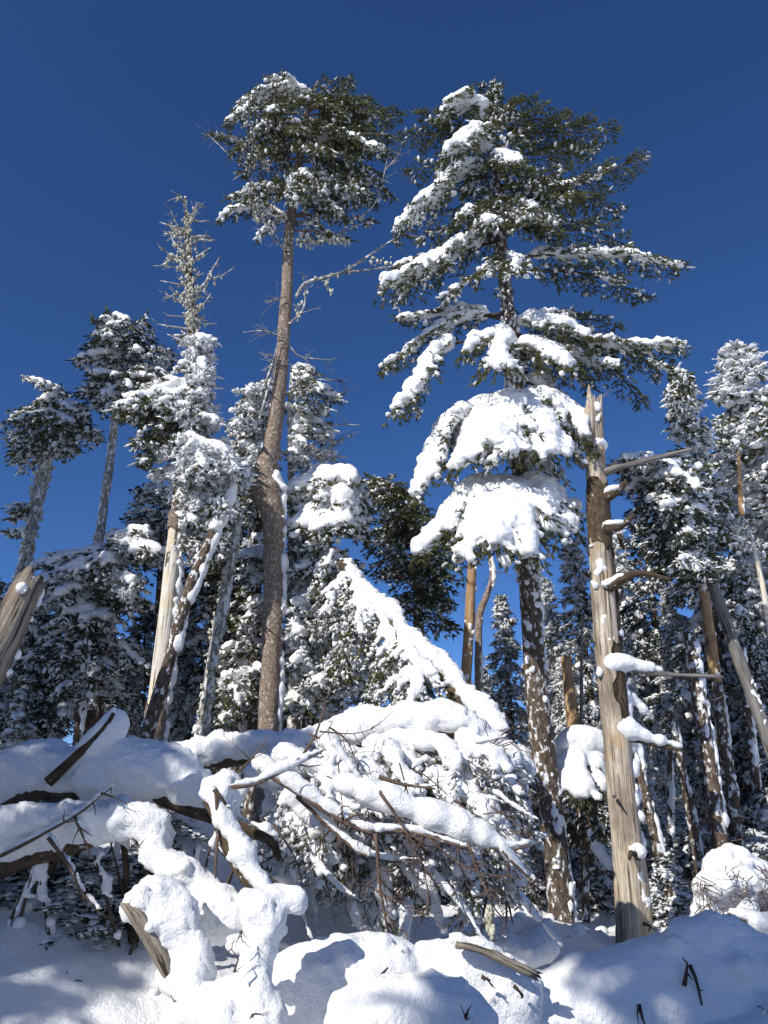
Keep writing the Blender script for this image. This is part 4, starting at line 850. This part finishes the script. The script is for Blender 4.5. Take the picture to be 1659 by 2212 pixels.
for k in range(26):
    u = k / 25; q = P(np.interp(u, [0, .3, .7, 1], [150, 195, 232, 252]), np.interp(u, [0, .3, .7, 1], [1668, 1625, 1590, 1560]), 5.46); S.blob(q, M(np.interp(u, [0, .5, 1], [18, 30, 24]), 1600, 5.4), 1.05)
S.on(path([(200, 1600), (228, 1568), (244, 1540)], 5.4), .03, .03, R0)
snow_part(S, o, .022, 'snow', .007, 10)
# second, lower trunk
def ex2(S, p):
    for x, y, r, d in ((-20, 1790, 50, 5.1), (30, 1780, 46, 5.1), (80, 1770, 42, 5.1), (140, 1765, 38, 5.1), (200, 1762, 38, 5.1), (250, 1765, 36, 5.1), (290, 1772, 40, 5.1), (325, 1785, 40, 5.1), (338, 1815, 32, 5.1), (335, 1850, 34, 5.05), (365, 1875, 36, 5.0), (400, 1890, 38, 5.0), (430, 1910, 36, 5.0), (455, 1935, 34, 4.95), (480, 1960, 40, 4.9), (510, 1985, 44, 4.9), (545, 1990, 40, 5), (470, 1990, 50, 5.0), (440, 1960, 40, 5.1)): S.blob(P(x, y, d), M(r, y, d), .9)
LOG2, p2, r2 = log('lower fallen trunk arching down under snow, below the long hung trunk', [(-280, 2020, 5.2), (-160, 1955, 5.2), (-60, 1900, 5.2), (0, 1872, 5.2), (60, 1856, 5.2), (112, 1840, 5.2), (190, 1815, 5.1), (255, 1796, 5.1), (300, 1800, 5.1), (350, 1870, 5.1), (420, 1925, 5), (500, 1990, 4.9)], 5.2, [26, 24, 22, 22, 20, 19, 18, 17, 16, 16, 14, 12], 'bark_dark', [50, 50, 50, 50, 55, 50, 50, 50, 40, 30, 20, 20], extra=ex2, seed=4, vox=.024)
for k, (q, r, sn, d) in enumerate((([(0, 1850), (60, 1820), (120, 1787), (160, 1765), (196, 1738), (228, 1712), (240, 1702)], 6, 12, 4.95), ([(218, 1713), (245, 1722), (272, 1734)], 3.5, 0, 4.95), ([(104, 1810), (150, 1872), (172, 1922), (210, 1968)], 7, 9, 4.9), ([(160, 1762), (172, 1790), (182, 1815)], 6, 12, 4.95), ([(300, 1830), (310, 1815), (318, 1812)], 2, 0, 5))):
    branch(LOG2, q, d, r, 'twig', sn, 4, .1, 1, seed=k + 3, off=(0, .02, 0))
# snow-coated leaning stem in the middle, with a broken dark end
def ex3(S, p):
    for x, y, r in ((475, 1700, 36), (500, 1690, 28), (462, 1715, 24), (520, 1705, 20), (490, 1725, 30)): S.blob(P(x, y, 5.1), M(r, y, 5.1), .9)
LOG3, _, _ = log('leaning broken stem coated all round in snow below the end of the long hung trunk', [(455, 1722, 5.1), (480, 1765, 5.05), (505, 1820, 5.0), (530, 1870, 4.95), (565, 1910, 4.9), (600, 1935, 4.85)], 5, [22, 24, 26, 28, 26, 22], 'bark_dark', [26, 20, 22, 22, 22, 20], extra=ex3, seed=6, name='broken_snag', cat='dead stem', off=(.03, -.07, -.06), vox=.024)
branch(LOG3, [(466, 1706), (470, 1790), (466, 1860), (464, 1935)], 4.95, 6, 'twig', 0, 5, .1, 1, seed=12); branch(LOG3, [(500, 1700), (548, 1695), (600, 1672), (660, 1642), (700, 1620)], 5.0, 7, 'twig', [8, 14, 18, 12, 2], 5, .15, 1, seed=13); branch(LOG3, [(463, 1705), (478, 1725), (494, 1745)], 4.9, 6, 'bark_dark', 8, 0, .1, 0, seed=14)
# broken stump wearing a snow hood
def ex4(S, p):
    for x, y, r, d in ((300, 1945, 36, 4.6), (335, 1932, 42, 4.62), (375, 1945, 38, 4.62), (395, 1975, 36, 4.6), (405, 2015, 34, 4.6), (420, 2055, 34, 4.6), (432, 2095, 34, 4.6), (385, 2030, 40, 4.66), (395, 2080, 44, 4.66), (355, 1975, 40, 4.62), (345, 1990, 28, 4.58), (280, 1965, 22, 4.58), (325, 2005, 14, 4.5), (360, 2020, 20, 4.55), (380, 2110, 40, 4.6), (430, 2130, 40, 4.55)): S.blob(P(x, y, d), M(r, y, d), 1.0)
ST1, _, _ = log('leaning broken stump of weathered brown wood under a tall hood of snow', [(385, 2160, 4.55), (372, 2120, 4.55), (350, 2070, 4.55), (328, 2025, 4.55), (300, 1980, 4.55), (280, 1955, 4.55)], 4.55, [11, 13, 17, 20, 20, 14], 'weathered_wood', [0, 0, 0, 0, 0, 0], name='broken_stump', cat='stump', extra=ex4, seed=7, jag=.05, vox=.022)
def ex5(S, p):
    for x, y, r, d in ((560, 1960, 40, 4.5), (575, 1990, 42, 4.5), (565, 2030, 40, 4.5), (558, 2070, 38, 4.5), (552, 2110, 34, 4.5), (560, 2150, 40, 4.45), (570, 2190, 46, 4.45), (600, 1945, 30, 4.55), (630, 1940, 22, 4.55), (648, 1948, 16, 4.55), (530, 1945, 22, 4.5), (505, 2040, 20, 4.55), (560, 2230, 50, 4.4), (440, 2165, 40, 4.5), (480, 2160, 44, 4.5), (515, 2165, 40, 4.5), (420, 2195, 46, 4.45), (480, 2205, 50, 4.4), (385, 2215, 30, 4.4), (360, 2220, 26, 4.4)): S.blob(P(x, y, d), M(r, y, d), 1.0)
ST2, _, _ = log('upright snag post buried in snow, standing next to the hooded stump', [(560, 2240, 4.5), (560, 2150, 4.5), (560, 2050, 4.5), (572, 1960, 4.5), (590, 1935, 4.5)], 4.5, [18, 20, 24, 24, 10], 'bark_dark', [0, 0, 0, 0, 0], name='snow_post', cat='dead stem', extra=ex5, seed=8, vox=.022)
for q in ([(505, 2100), (515, 2070), (500, 2050)], [(520, 2010), (522, 2030)], [(545, 2190), (548, 2215)]): branch(ST2, q, 4.32, 4, 'twig', 0, 4, .08, 1, seed=int(q[0][0]))
# cut log end at the left edge
LOG4, _, _ = log('broken-off weathered log jutting in from the left edge with snow on its end', [(-270, 1930, 4.4), (-160, 1700, 4.4), (-60, 1500, 4.4), (-20, 1430, 4.4), (15, 1360, 4.4), (45, 1300, 4.4), (68, 1258, 4.4)], 4.4, [48, 45, 40, 38, 35, 32, 29], 'weathered_wood', [0, 0, 0, 0, 0, 0, 0], seed=9, rough=.2, jag=.08, name='broken_log', cat='log',
    extra=lambda S, p: [S.blob(P(x, y, d), M(r * .72, y, 4.4), k) for x, y, r, k, d in ((50, 1268, 16, .7, 4.28), (58, 1280, 10, .6, 4.26), (84, 1275, 17, 1.3, 4.45), (80, 1300, 16, 1.4, 4.45), (66, 1335, 15, 1.4, 4.45), (50, 1370, 15, 1.4, 4.45), (32, 1410, 15, 1.4, 4.45), (12, 1450, 14, 1.2, 4.45), (-5, 1460, 12, 1, 4.45), (75, 1250, 10, .8, 4.4))], vox=.02)
branch(LOG4, [(60, 1330), (85, 1326), (112, 1324)], 4.4, 3, 'grey_wood', 0, 0, seed=3)
# the leaning snowy trunk coming down from the middle trees
LOG5, p5, r5 = log('leaning trunk blanketed in snow, slanting down from the bowed fir onto the blowdown', [(740, 1215, 9.8), (765, 1262, 9.55), (792, 1296, 9.3), (838, 1334, 8.9), (882, 1400, 8.5), (938, 1440, 8.1), (986, 1504, 7.8), (1035, 1550, 7.4), (1065, 1585, 7.2)], 9, [9, 12, 14, 15, 16, 17, 17, 16, 15], 'bark_dark', [6, 9, 12, 17, 20, 18, 22, 26, 24], seed=10, vox=.026, name='leaning_log', off=(.05, -.07, -.02), wob=.6, amp=.025)
rng = random.Random(44)
for k, (x0, y0, d0, x, y, dz, sn) in enumerate(((842, 1350, 8.9, 890, 1468, -.45, 1.25), (800, 1310, 9.2, 775, 1400, -.5, .7), (880, 1400, 8.5, 850, 1545, -.3, .8), (750, 1240, 9.7, 705, 1330, -.3, .6), (790, 1300, 9.3, 735, 1430, .1, .6), (850, 1380, 8.8, 800, 1500, .1, .7), (720, 1200, 9.8, 690, 1270, .1, .5), (820, 1320, 9, 860, 1470, -.7, .9), (930, 1440, 8.2, 880, 1540, -.6, .9), (860, 1375, 8.7, 905, 1450, -.7, .7), (770, 1270, 9.5, 815, 1350, -.6, .8))):
    mb = MB(); S = Snow(); bough(mb, S, P(x0, y0, d0), P(x, y, d0 + dz), rng, .55, min(sn, 1), .12, 1.3, .02, .1, .015, 6, .6, .6, .1, 1.2, .05, .05, .085, .024, .005, 3, .3)
    o = mb.build('bough', WOOD3(), LOG5); snow_part(S, o, .026, 'snow', .016, 11, k)
# the ridge trunk of the blowdown with the fanned crown
def ex7(S, p):
    for x, y, r, d in ((430, 1628, 26, 7), (470, 1625, 32, 7), (520, 1618, 36, 7), (570, 1614, 38, 7), (620, 1610, 38, 7), (670, 1604, 38, 7), (720, 1590, 42, 6.9), (765, 1572, 46, 6.8), (800, 1556, 38, 6.8), (840, 1556, 36, 6.7), (880, 1556, 40, 6.7), (920, 1552, 38, 6.7), (960, 1548, 40, 6.6), (1000, 1560, 34, 6.6), (1030, 1580, 30, 6.6), (1060, 1610, 30, 6.6), (1090, 1640, 34, 6.7), (1120, 1660, 36, 6.9), (700, 1660, 40, 6.5), (760, 1650, 40, 6.5), (650, 1680, 40, 6.5), (720, 1700, 36, 6.4), (800, 1660, 34, 6.5), (600, 1640, 30, 6.7), (560, 1670, 36, 6.5), (610, 1690, 34, 6.4), (660, 1725, 30, 6.3), (700, 1745, 26, 6.3)): S.blob(P(x, y, d), M(r, y, d), .8)
LOG6, _, _ = log('fallen spruce crown heaped with snow, its thin brown branches fanning out over the clearing', [(400, 1650, 7.1), (520, 1635, 7), (650, 1625, 6.9), (760, 1600, 6.8), (880, 1580, 6.7), (1000, 1585, 6.6), (1090, 1650, 6.6)], 7, [20, 19, 18, 17, 16, 14, 10], 'bark_dark', [34, 36, 38, 40, 36, 34, 26], extra=ex7, seed=11, vox=.028, name='fallen_spruce', amp=.024, wob=.5)
BRS = [([(560, 1660), (640, 1710), (700, 1750), (760, 1784), (810, 1800), (870, 1796), (920, 1806), (1010, 1834)], 5.5, 10, [24, 26, 22, 18, 14, 12, 8, 4], 8), ([(740, 1706), (830, 1746), (960, 1792), (1030, 1815), (1085, 1838), (1150, 1825)], 5.55, 10, [26, 40, 40, 34, 24, 4], 6), ([(810, 1800), (816, 1850), (818, 1900), (830, 1970), (842, 2042)], 5.42, 8, [4, 6, 5, 3, 0], 9), ([(1010, 1820), (1025, 1860), (1040, 1900), (1070, 1965)], 5.5, 6, [6, 6, 6, 0], 8),
       ([(1085, 1838), (1115, 1870), (1150, 1905), (1165, 1925)], 5.5, 6, [16, 16, 12, 4], 6), ([(818, 1678), (870, 1694), (940, 1704)], 5.7, 7, [2, 4, 4], 3), ([(640, 1720), (760, 1830), (830, 1860), (900, 1862)], 5.6, 7, [10, 14, 14, 6], 5), ([(820, 1712), (860, 1770), (905, 1850), (930, 1950)], 5.45, 6, [4, 4, 2, 0], 9), ([(690, 1580), (760, 1585), (800, 1576)], 6.2, 3, 0, 8), ([(710, 1570), (750, 1600), (770, 1650), (790, 1700)], 6.1, 3, 0, 9), ([(640, 1650), (680, 1590), (700, 1530), (712, 1495)], 6.0, 5, 0, 4), ([(510, 1672), (550, 1632), (580, 1590)], 5.2, 4, 0, 2),
       ([(750, 1800), (752, 1880), (745, 1960)], 6.0, 4, [5, 4, 0], 6), ([(700, 1750), (690, 1830), (700, 1900)], 6.1, 3, 0, 5), ([(1000, 1660), (1060, 1625), (1120, 1600)], 6.3, 4, [3, 3, 0], 9), ([(1020, 1700), (1080, 1720), (1110, 1730)], 6.3, 4, 0, 6), ([(960, 1790), (1000, 1880), (1010, 1960)], 5.95, 4, [4, 3, 0], 8), ([(870, 1796), (930, 1850), (960, 1920)], 5.85, 4, [4, 3, 0], 9), ([(920, 1806), (1000, 1870), (1100, 1905)], 5.5, 4, [5, 4, 0], 9), ([(1040, 1640), (1080, 1590), (1110, 1570)], 6.3, 4, 0, 8), ([(590, 1780), (640, 1860), (660, 1960)], 5.7, 4, [4, 4, 0], 5), ([(820, 1900), (860, 1940), (930, 1990)], 5.8, 3.5, [3, 2, 0], 8)]
for k, (q, d, r, sn, n) in enumerate(BRS): branch(LOG6, q, d, r, 'twig', sn, n, .2, 2, seed=40 + k, vox=.02, off=(0, .02, .0))
rng = random.Random(18)
for k in range(62):
    u = k / 62; x = 590 + 500 * ((k * .618) % 1); y = rng.uniform(1590, 1700) if k % 3 else rng.uniform(1700, 1820); d = rng.uniform(6.1, 6.9)
    a0 = P(x, y, d); l = rng.uniform(.5, 1.05); dx = min(rng.uniform(-.15, .95), (1105 - x) * d / FPX / l)
    mb = MB(); S = Snow(); bough(mb, S, a0, a0 + A([dx * l, rng.uniform(-.6, .1) * l, -rng.uniform(.3, .72) * l]), rng, .34, rng.uniform(.7, 1.15), .14, .9, .012, .085, .01, 4, 1.25, .55, .05, 1, .056, .08, .085, .016, .004, 3, .3)
    o = mb.build('bough', WOOD3('twig'), LOG6); snow_part(S, o, .027, 'snow', .018, 12, k)
rng = random.Random(23); mb = MB(); S = Snow()
for k in range(46):     # fine bare twigs over the fan
    x = rng.uniform(600, 1120); y = rng.uniform(1600, 1900); d = rng.uniform(5.65, 6.2); l = rng.uniform(.2, .75); a = rng.choice((rng.uniform(-.9, .2), rng.uniform(-1.7, -.4)))
    p = P(x, y, d); v = A([math.cos(a), rng.uniform(-.35, .2), math.sin(a)]); w_ = A([rng.uniform(-.15, .15), rng.uniform(-.1, .1), rng.uniform(-.2, .15)])
    l = min(l, max(.12, (1150 - x) * d / FPX / max(.3, v[0]))); q = A([p, p + (v + w_) * l * .5, p + v * l]); twigs(mb, q, rng, rng.uniform(.0035, .008), 5, .16, 1)
    if rng.random() < .45: q_ = resample(q, .03); S.blobs(q_ + A([0, 0, .012]), np.linspace(1, .5, len(q_)) * rng.uniform(.016, .034), .8)
mb.build('fine_twigs', MAT['twig'], LOG6)['kind'] = 'stuff'; snow_part(S, LOG6, .017, 'twig_snow', .006, 18)
rng = random.Random(17); S = Snow(); mb = MB(); S2 = Snow()
for k in range(46):     # snow-clotted sprays hanging beneath the fan
    x = rng.uniform(620, 1150); y = rng.uniform(1690, 1960)
    if y > 1990 - (x - 600) * .05 or y < 1640 + (x - 620) * .22: continue
    d = rng.uniform(6.0, 6.9); p = P(x, y, d); l = rng.uniform(.12, .5); dx = rng.uniform(-.3, 1.0)
    q = A([p, p + A([dx * l * .5, rng.uniform(-.1, .1) * l, -l * .5]), p + A([dx * l, rng.uniform(-.2, .2) * l, -l])])
    tube(mb, q, [.012, .008, .004], 4, .06, .2, 3)
    if rng.random() < .72: S.blobs(resample(q, .03), np.linspace(1, .45, len(resample(q, .03))) * rng.uniform(.025, .065), 1.2)
for k in range(46):
    x = rng.uniform(640, 1030); y = rng.uniform(1560, 1900); d = rng.uniform(6.3, 7.2)
    a0 = P(x, y, d); bough(mb, S2, a0, a0 + A([rng.uniform(-.4, .5), rng.uniform(-.3, .1), rng.uniform(-.45, -.1)]), rng, .22, .6, .05, .8, .01, .06, .008, 5, .7, .5, .1, 1.2, .03, .06, .08, .014, .003)
mb.build('hanging_sprays', WOOD3('twig'), LOG6)['kind'] = 'stuff'
o = snow_part(S, LOG6, .02, 'snow_clots', .012, 16); o['kind'] = 'stuff'
o = snow_part(S2, LOG6, .022, 'spray_snow', .012, 16); o['kind'] = 'stuff'
mb = MB(); rs = np.random.RandomState(8); q = resample(path([(1058, 1965), (1062, 2000), (1064, 2030)], 5.8), None, 60)
lumps(mb, q + rs.normal(size=(60, 3)) * A([.013, .013, .01]) * np.sin(np.linspace(.4, 2.9, 60))[:, None], .014, rng, 0, 2.2); mb.build('lichen_tassel', MAT['lichen'], LOG6)
# mounded logs along the bottom
def mound(label, blobs, d, name='snowy_log', logp=None, lr=None, seed=0, bark='bark_dark', amp=.012, vox=.026, tw=()):
    x, y = blobs[0][:2]; p = P(x, y, d); root = thing(name, label, 'snowy log', (p[0], p[1], float(gz(p[0], p[1]))))
    if logp:
        mb = MB(); tube(mb, path(logp, d), [M(a, 2100, d) for a in lr], 12, .06, .2, seed=seed); mb.build('trunk', MAT[bark], root)
    S = Snow()
    for b in blobs: S.blob(P(b[0], b[1], b[3] if len(b) > 3 else d), M(b[2], b[1], d), b[4] if len(b) > 4 else .9)
    S.roughen(R0, 5, .035, (.08, .3)); snow_part(S, root, vox, 'snow', amp, 7, seed)
    for k, q in enumerate(tw): branch(root, q, q[0][2] if len(q[0]) > 2 else d - .25, 5, 'bark_dark', 0, 3, .06, 1, name='twig', seed=k + seed)
    return root
mound('broad rounded snow mound over a buried log in the middle of the near snow', [(600, 2120, 60), (660, 2110, 64), (720, 2095, 66), (780, 2085, 66), (840, 2085, 62), (880, 2105, 56), (640, 2170, 70), (720, 2160, 80), (800, 2150, 80), (860, 2150, 60), (620, 2230, 80), (720, 2230, 90)], 5.0, logp=[(560, 2170), (720, 2130), (900, 2140)], lr=[24, 24, 20], seed=21, tw=[[(806, 2128), (818, 2112), (838, 2090)]])
mound('snow-capped log end in half shade, nearest the camera at the bottom', [(780, 2200, 70), (850, 2170, 66), (920, 2165, 62), (975, 2180, 60), (1010, 2205, 52), (900, 2220, 80), (800, 2240, 90), (1000, 2250, 70)], 4.3, logp=[(760, 2230), (900, 2200), (1020, 2220)], lr=[22, 22, 20], seed=22, tw=[[(1005, 2200, 4.0), (1012, 2180, 4.0)]])
mound('round-ended snowy log pointing away beside the bottom mound', [(930, 2080, 44), (980, 2075, 46), (1030, 2090, 48), (1080, 2110, 50), (1115, 2140, 50), (1120, 2175, 44), (1070, 2160, 56), (1010, 2130, 56), (960, 2110, 50), (1100, 2210, 56), (1050, 2215, 60)], 5.0, logp=[(930, 2100), (1030, 2130), (1140, 2170)], lr=[20, 22, 22], seed=23, tw=[[(1040, 2110), (1060, 2118)], [(1110, 2130), (1130, 2150)]])
mound('long snow-covered log lying across the lower right in shade', [(1160, 2165, 46), (1210, 2145, 50), (1260, 2125, 54), (1320, 2110, 56), (1380, 2095, 58), (1440, 2080, 60), (1500, 2065, 62), (1560, 2050, 60), (1600, 2050, 50), (1180, 2200, 80), (1280, 2160, 90), (1380, 2150, 90), (1480, 2150, 95), (1580, 2140, 90), (1680, 2130, 90), (1640, 2080, 60), (1300, 2240, 100), (1450, 2240, 100), (1600, 2230, 110), (1480, 2020, 36), (1530, 2010, 38), (1580, 2020, 34)], 5.2, logp=[(1140, 2160), (1350, 2120), (1620, 2085)], lr=[24, 26, 26], seed=24, vox=.03, tw=[[(1478, 2130), (1482, 2105), (1490, 2085), (1485, 2080)], [(1490, 2085), (1505, 2120), (1515, 2165)], [(1380, 2170), (1388, 2200), (1400, 2230)], [(1390, 1995), (1405, 2000)], [(1600, 2175), (1640, 2165), (1680, 2155)], [(1610, 2205), (1650, 2180)]])
mound('small snow hump in front of the big spruce base', [(1130, 2060, 40, 6.5), (1170, 2040, 40, 6.6), (1090, 2050, 34, 6.4)], 6.5, seed=25)
log('short broken brown log end poking from the snow near the big spruce base', [(985, 2040), (1040, 2052), (1095, 2078), (1152, 2104)], 4.75, [6, 9, 11, 9], 'weathered_wood', [16, 24, 14, 3], name='broken_log', cat='log', seed=26, jag=.06, off=(0, .03, 0))
# snow-bowed young spruce and bush at the right
conifer('bowed young spruce under a snow mushroom between the two big trunks', [(1265, 1960), (1262, 1800), (1258, 1680), (1256, 1610)], [18, 16, 12, 6], 9.6, 'bark_rimed', 71, boughs=[(1258, 1640, 1212, 1715, -.6, .4, 1.3, .25, .1), (1258, 1640, 1255, 1722, -.8, .4, 1.3, .25, .1), (1258, 1640, 1300, 1712, -.6, .4, 1.3, .25, .1), (1258, 1640, 1200, 1680, .1, .4, 1.2, .25, .1), (1258, 1640, 1320, 1690, .1, .4, 1.2, .25, .1), (1260, 1720, 1230, 1790, -.2, .4, .1, .2, .1), (1260, 1720, 1300, 1800, -.2, .4, .1, .2, .1), (1258, 1690, 1262, 1780, .3, .4, .1, .2, .1), (1260, 1760, 1220, 1850, .2, .4, .1, .2, .2)], needle='needles_dark')
r_ = [o for o in bpy.data.objects if o.get('label', '').startswith('bowed young')][0]
S = Snow()
for x, y, r in ((1225, 1600, 24), (1250, 1590, 30), (1280, 1595, 28), (1300, 1610, 22), (1215, 1615, 20), (1260, 1615, 26)): S.blob(P(x, y, 9.3), M(r, y, 9.3), .8)
snow_part(S, r_, .024, 'snow_mushroom', .008, 8)
conifer('small spruce smothered in snow just left of the big spruce trunk', [(1120, 1960), (1122, 1800), (1125, 1640)], [18, 16, 8], 9.7, 'bark_rimed', 72, boughs=[(1122, 1640, 1085, 1690, -.4, .4, 1.3, .25, .2), (1122, 1640, 1130, 1710, -.6, .4, 1.3, .25, .2), (1122, 1640, 1160, 1690, -.2, .4, 1.3, .25, .2), (1122, 1700, 1060, 1790, -.2, .45, .3, .2, .4), (1122, 1700, 1110, 1800, -.4, .45, .3, .2, .4), (1122, 1720, 1150, 1800, .1, .4, .3, .2, .4), (1122, 1760, 1080, 1850, 0, .45, .2, .2, .5), (1122, 1680, 1040, 1720, .1, .4, .4, .2, .4)], needle='needles_dark')
log('dark trunk leaning behind the two big trunks', [(1205, 1745), (1250, 1800), (1300, 1870), (1345, 1935)], 10, [16, 17, 18, 18], 'bark_rimed', [8, 9, 10, 8], name='leaning_log', seed=27)
BU = thing('snowy_bush', 'rounded snow-domed bush with fine dark twigs at the right edge', 'bush', P(1590, 2010, 8.0))
S = Snow(); rng = random.Random(6); mb = MB()
for k in range(150):
    a = rng.uniform(0, 6.28); r = math.sqrt(rng.random()); S.blob(P(1590 + 88 * r * math.cos(a), 1865 + 75 * (r**2) - 14 + rng.uniform(-14, 22), 8.0 + .5 * r * math.sin(a)), M(17, 1900, 8) * rng.uniform(.5, 1.25), 1)
for k in range(60):
    x = rng.uniform(1510, 1670); S.blob(P(x, rng.uniform(1900, 2010), 8 + rng.uniform(-.4, .4)), M(rng.uniform(8, 22), 1900, 8), 1.3)
for k in range(80):
    x = rng.uniform(1500, 1680); y = rng.uniform(1870, 1990); p = P(x, y, 7.5 + rng.uniform(-.1, .4)); twigs(mb, A([p, p + A([rng.uniform(-.12, .12), -.1, -.06]), p + A([rng.uniform(-.25, .25), -.15, rng.uniform(-.2, .05)])]), rng, .005, 4, .12, 1)
S.roughen(rng, 1, .03, (.3, .6)); mb.build('twigs', MAT['twig'], BU)['kind'] = 'stuff'; snow_part(S, BU, .026, 'snow', .014, 9)
log('snow-laden branch end reaching in at the right edge below the bush', [(1680, 2040), (1640, 2010), (1600, 1985), (1570, 1975)], 7.2, [9, 8, 7, 5], 'bark_dark', [40, 34, 20, 4], name='fallen_branch', cat='branch', seed=28)
# thickets under the hung trunks
UB = thing('snowy_thicket', 'tangle of dark snow-streaked stems in shade under the hung trunks', 'thicket', P(250, 1990, 6.4)); rng = random.Random(12); mb = MB(); S = Snow()
for k in range(18):
    x = rng.uniform(-10, 520); y0 = rng.uniform(1780, 1860); d = rng.uniform(5.2, 5.7); l = rng.uniform(190, 320); dx = rng.uniform(-130, 70)
    q = path([(x, y0), (x + dx * .5, y0 + l * .5), (x + dx, y0 + l)], d); tube(mb, q, [.02, .025, .03] if rng.random() < .12 else [.006, .009, .012], 6, .06, .2, seed=k)
    if rng.random() < .6: q_ = resample(q, .04); S.blobs(q_ + A([.015, .01, .012]) + np.random.RandomState(k).normal(size=q_.shape) * .012, np.random.RandomState(k).uniform(.012, .038, len(q_)), 1.1)
mb.build('stems', MAT['bark_dark'], UB)['kind'] = 'stuff'; o = snow_part(S, UB, .026, 'snow', .012, 10); o['kind'] = 'stuff'

# litter shaken from the trees: clods and bits of bark and twig lying on the snow
rng = random.Random(31); S = Snow(); mb = MB()
LI = thing('forest_litter', 'scattered bark bits and twig ends fallen on the near snow', 'litter', (0, 5, float(gz(0, 5))))
for k in range(120):
    x = rng.uniform(-3.2, 4); y = rng.uniform(4.0, 8.5); z = float(gz(x, y)); a = rng.uniform(0, 6.28); l = rng.uniform(.02, .09)
    tube(mb, A([(x, y, z + .004), (x + l * .5 * math.cos(a), y + l * .5 * math.sin(a), z + .012), (x + l * math.cos(a), y + l * math.sin(a), z + .006)]), [.003, .004, .002], 4, .03, .3)
mb.build('bark_bits', MAT['twig'], LI)['kind'] = 'stuff'
for k in range(260):
    x = rng.uniform(-3.4, 4.2); y = rng.uniform(3.8, 9.5); S.blob((x, y, float(gz(x, y))), rng.uniform(.025, .085) * rng.choice((.6, 1, 1)), .8)
o = snow_part(S, bpy.data.objects['snow_ground'], .024, 'snow_clods', .01, 14)
# ---------------------------------------------------------------- trees outside the frame whose shade falls into it
for k, (x, y, h, pk, lab) in enumerate(SHADE):
    o = copy_tree(PROTO[pk][0]); s = h / PROTO[pk][1]; o.location = (x, y, float(gz(x, y)) - .1); o.scale = (s * 1.25, s * 1.25, s); o.rotation_euler.z = k * 1.7
    o['label'] = lab; o['group'] = 'trees beside and behind the camera'
print('TRIS', sum(len(m.loops) - 2 * len(m.polygons) for m in bpy.data.meshes))
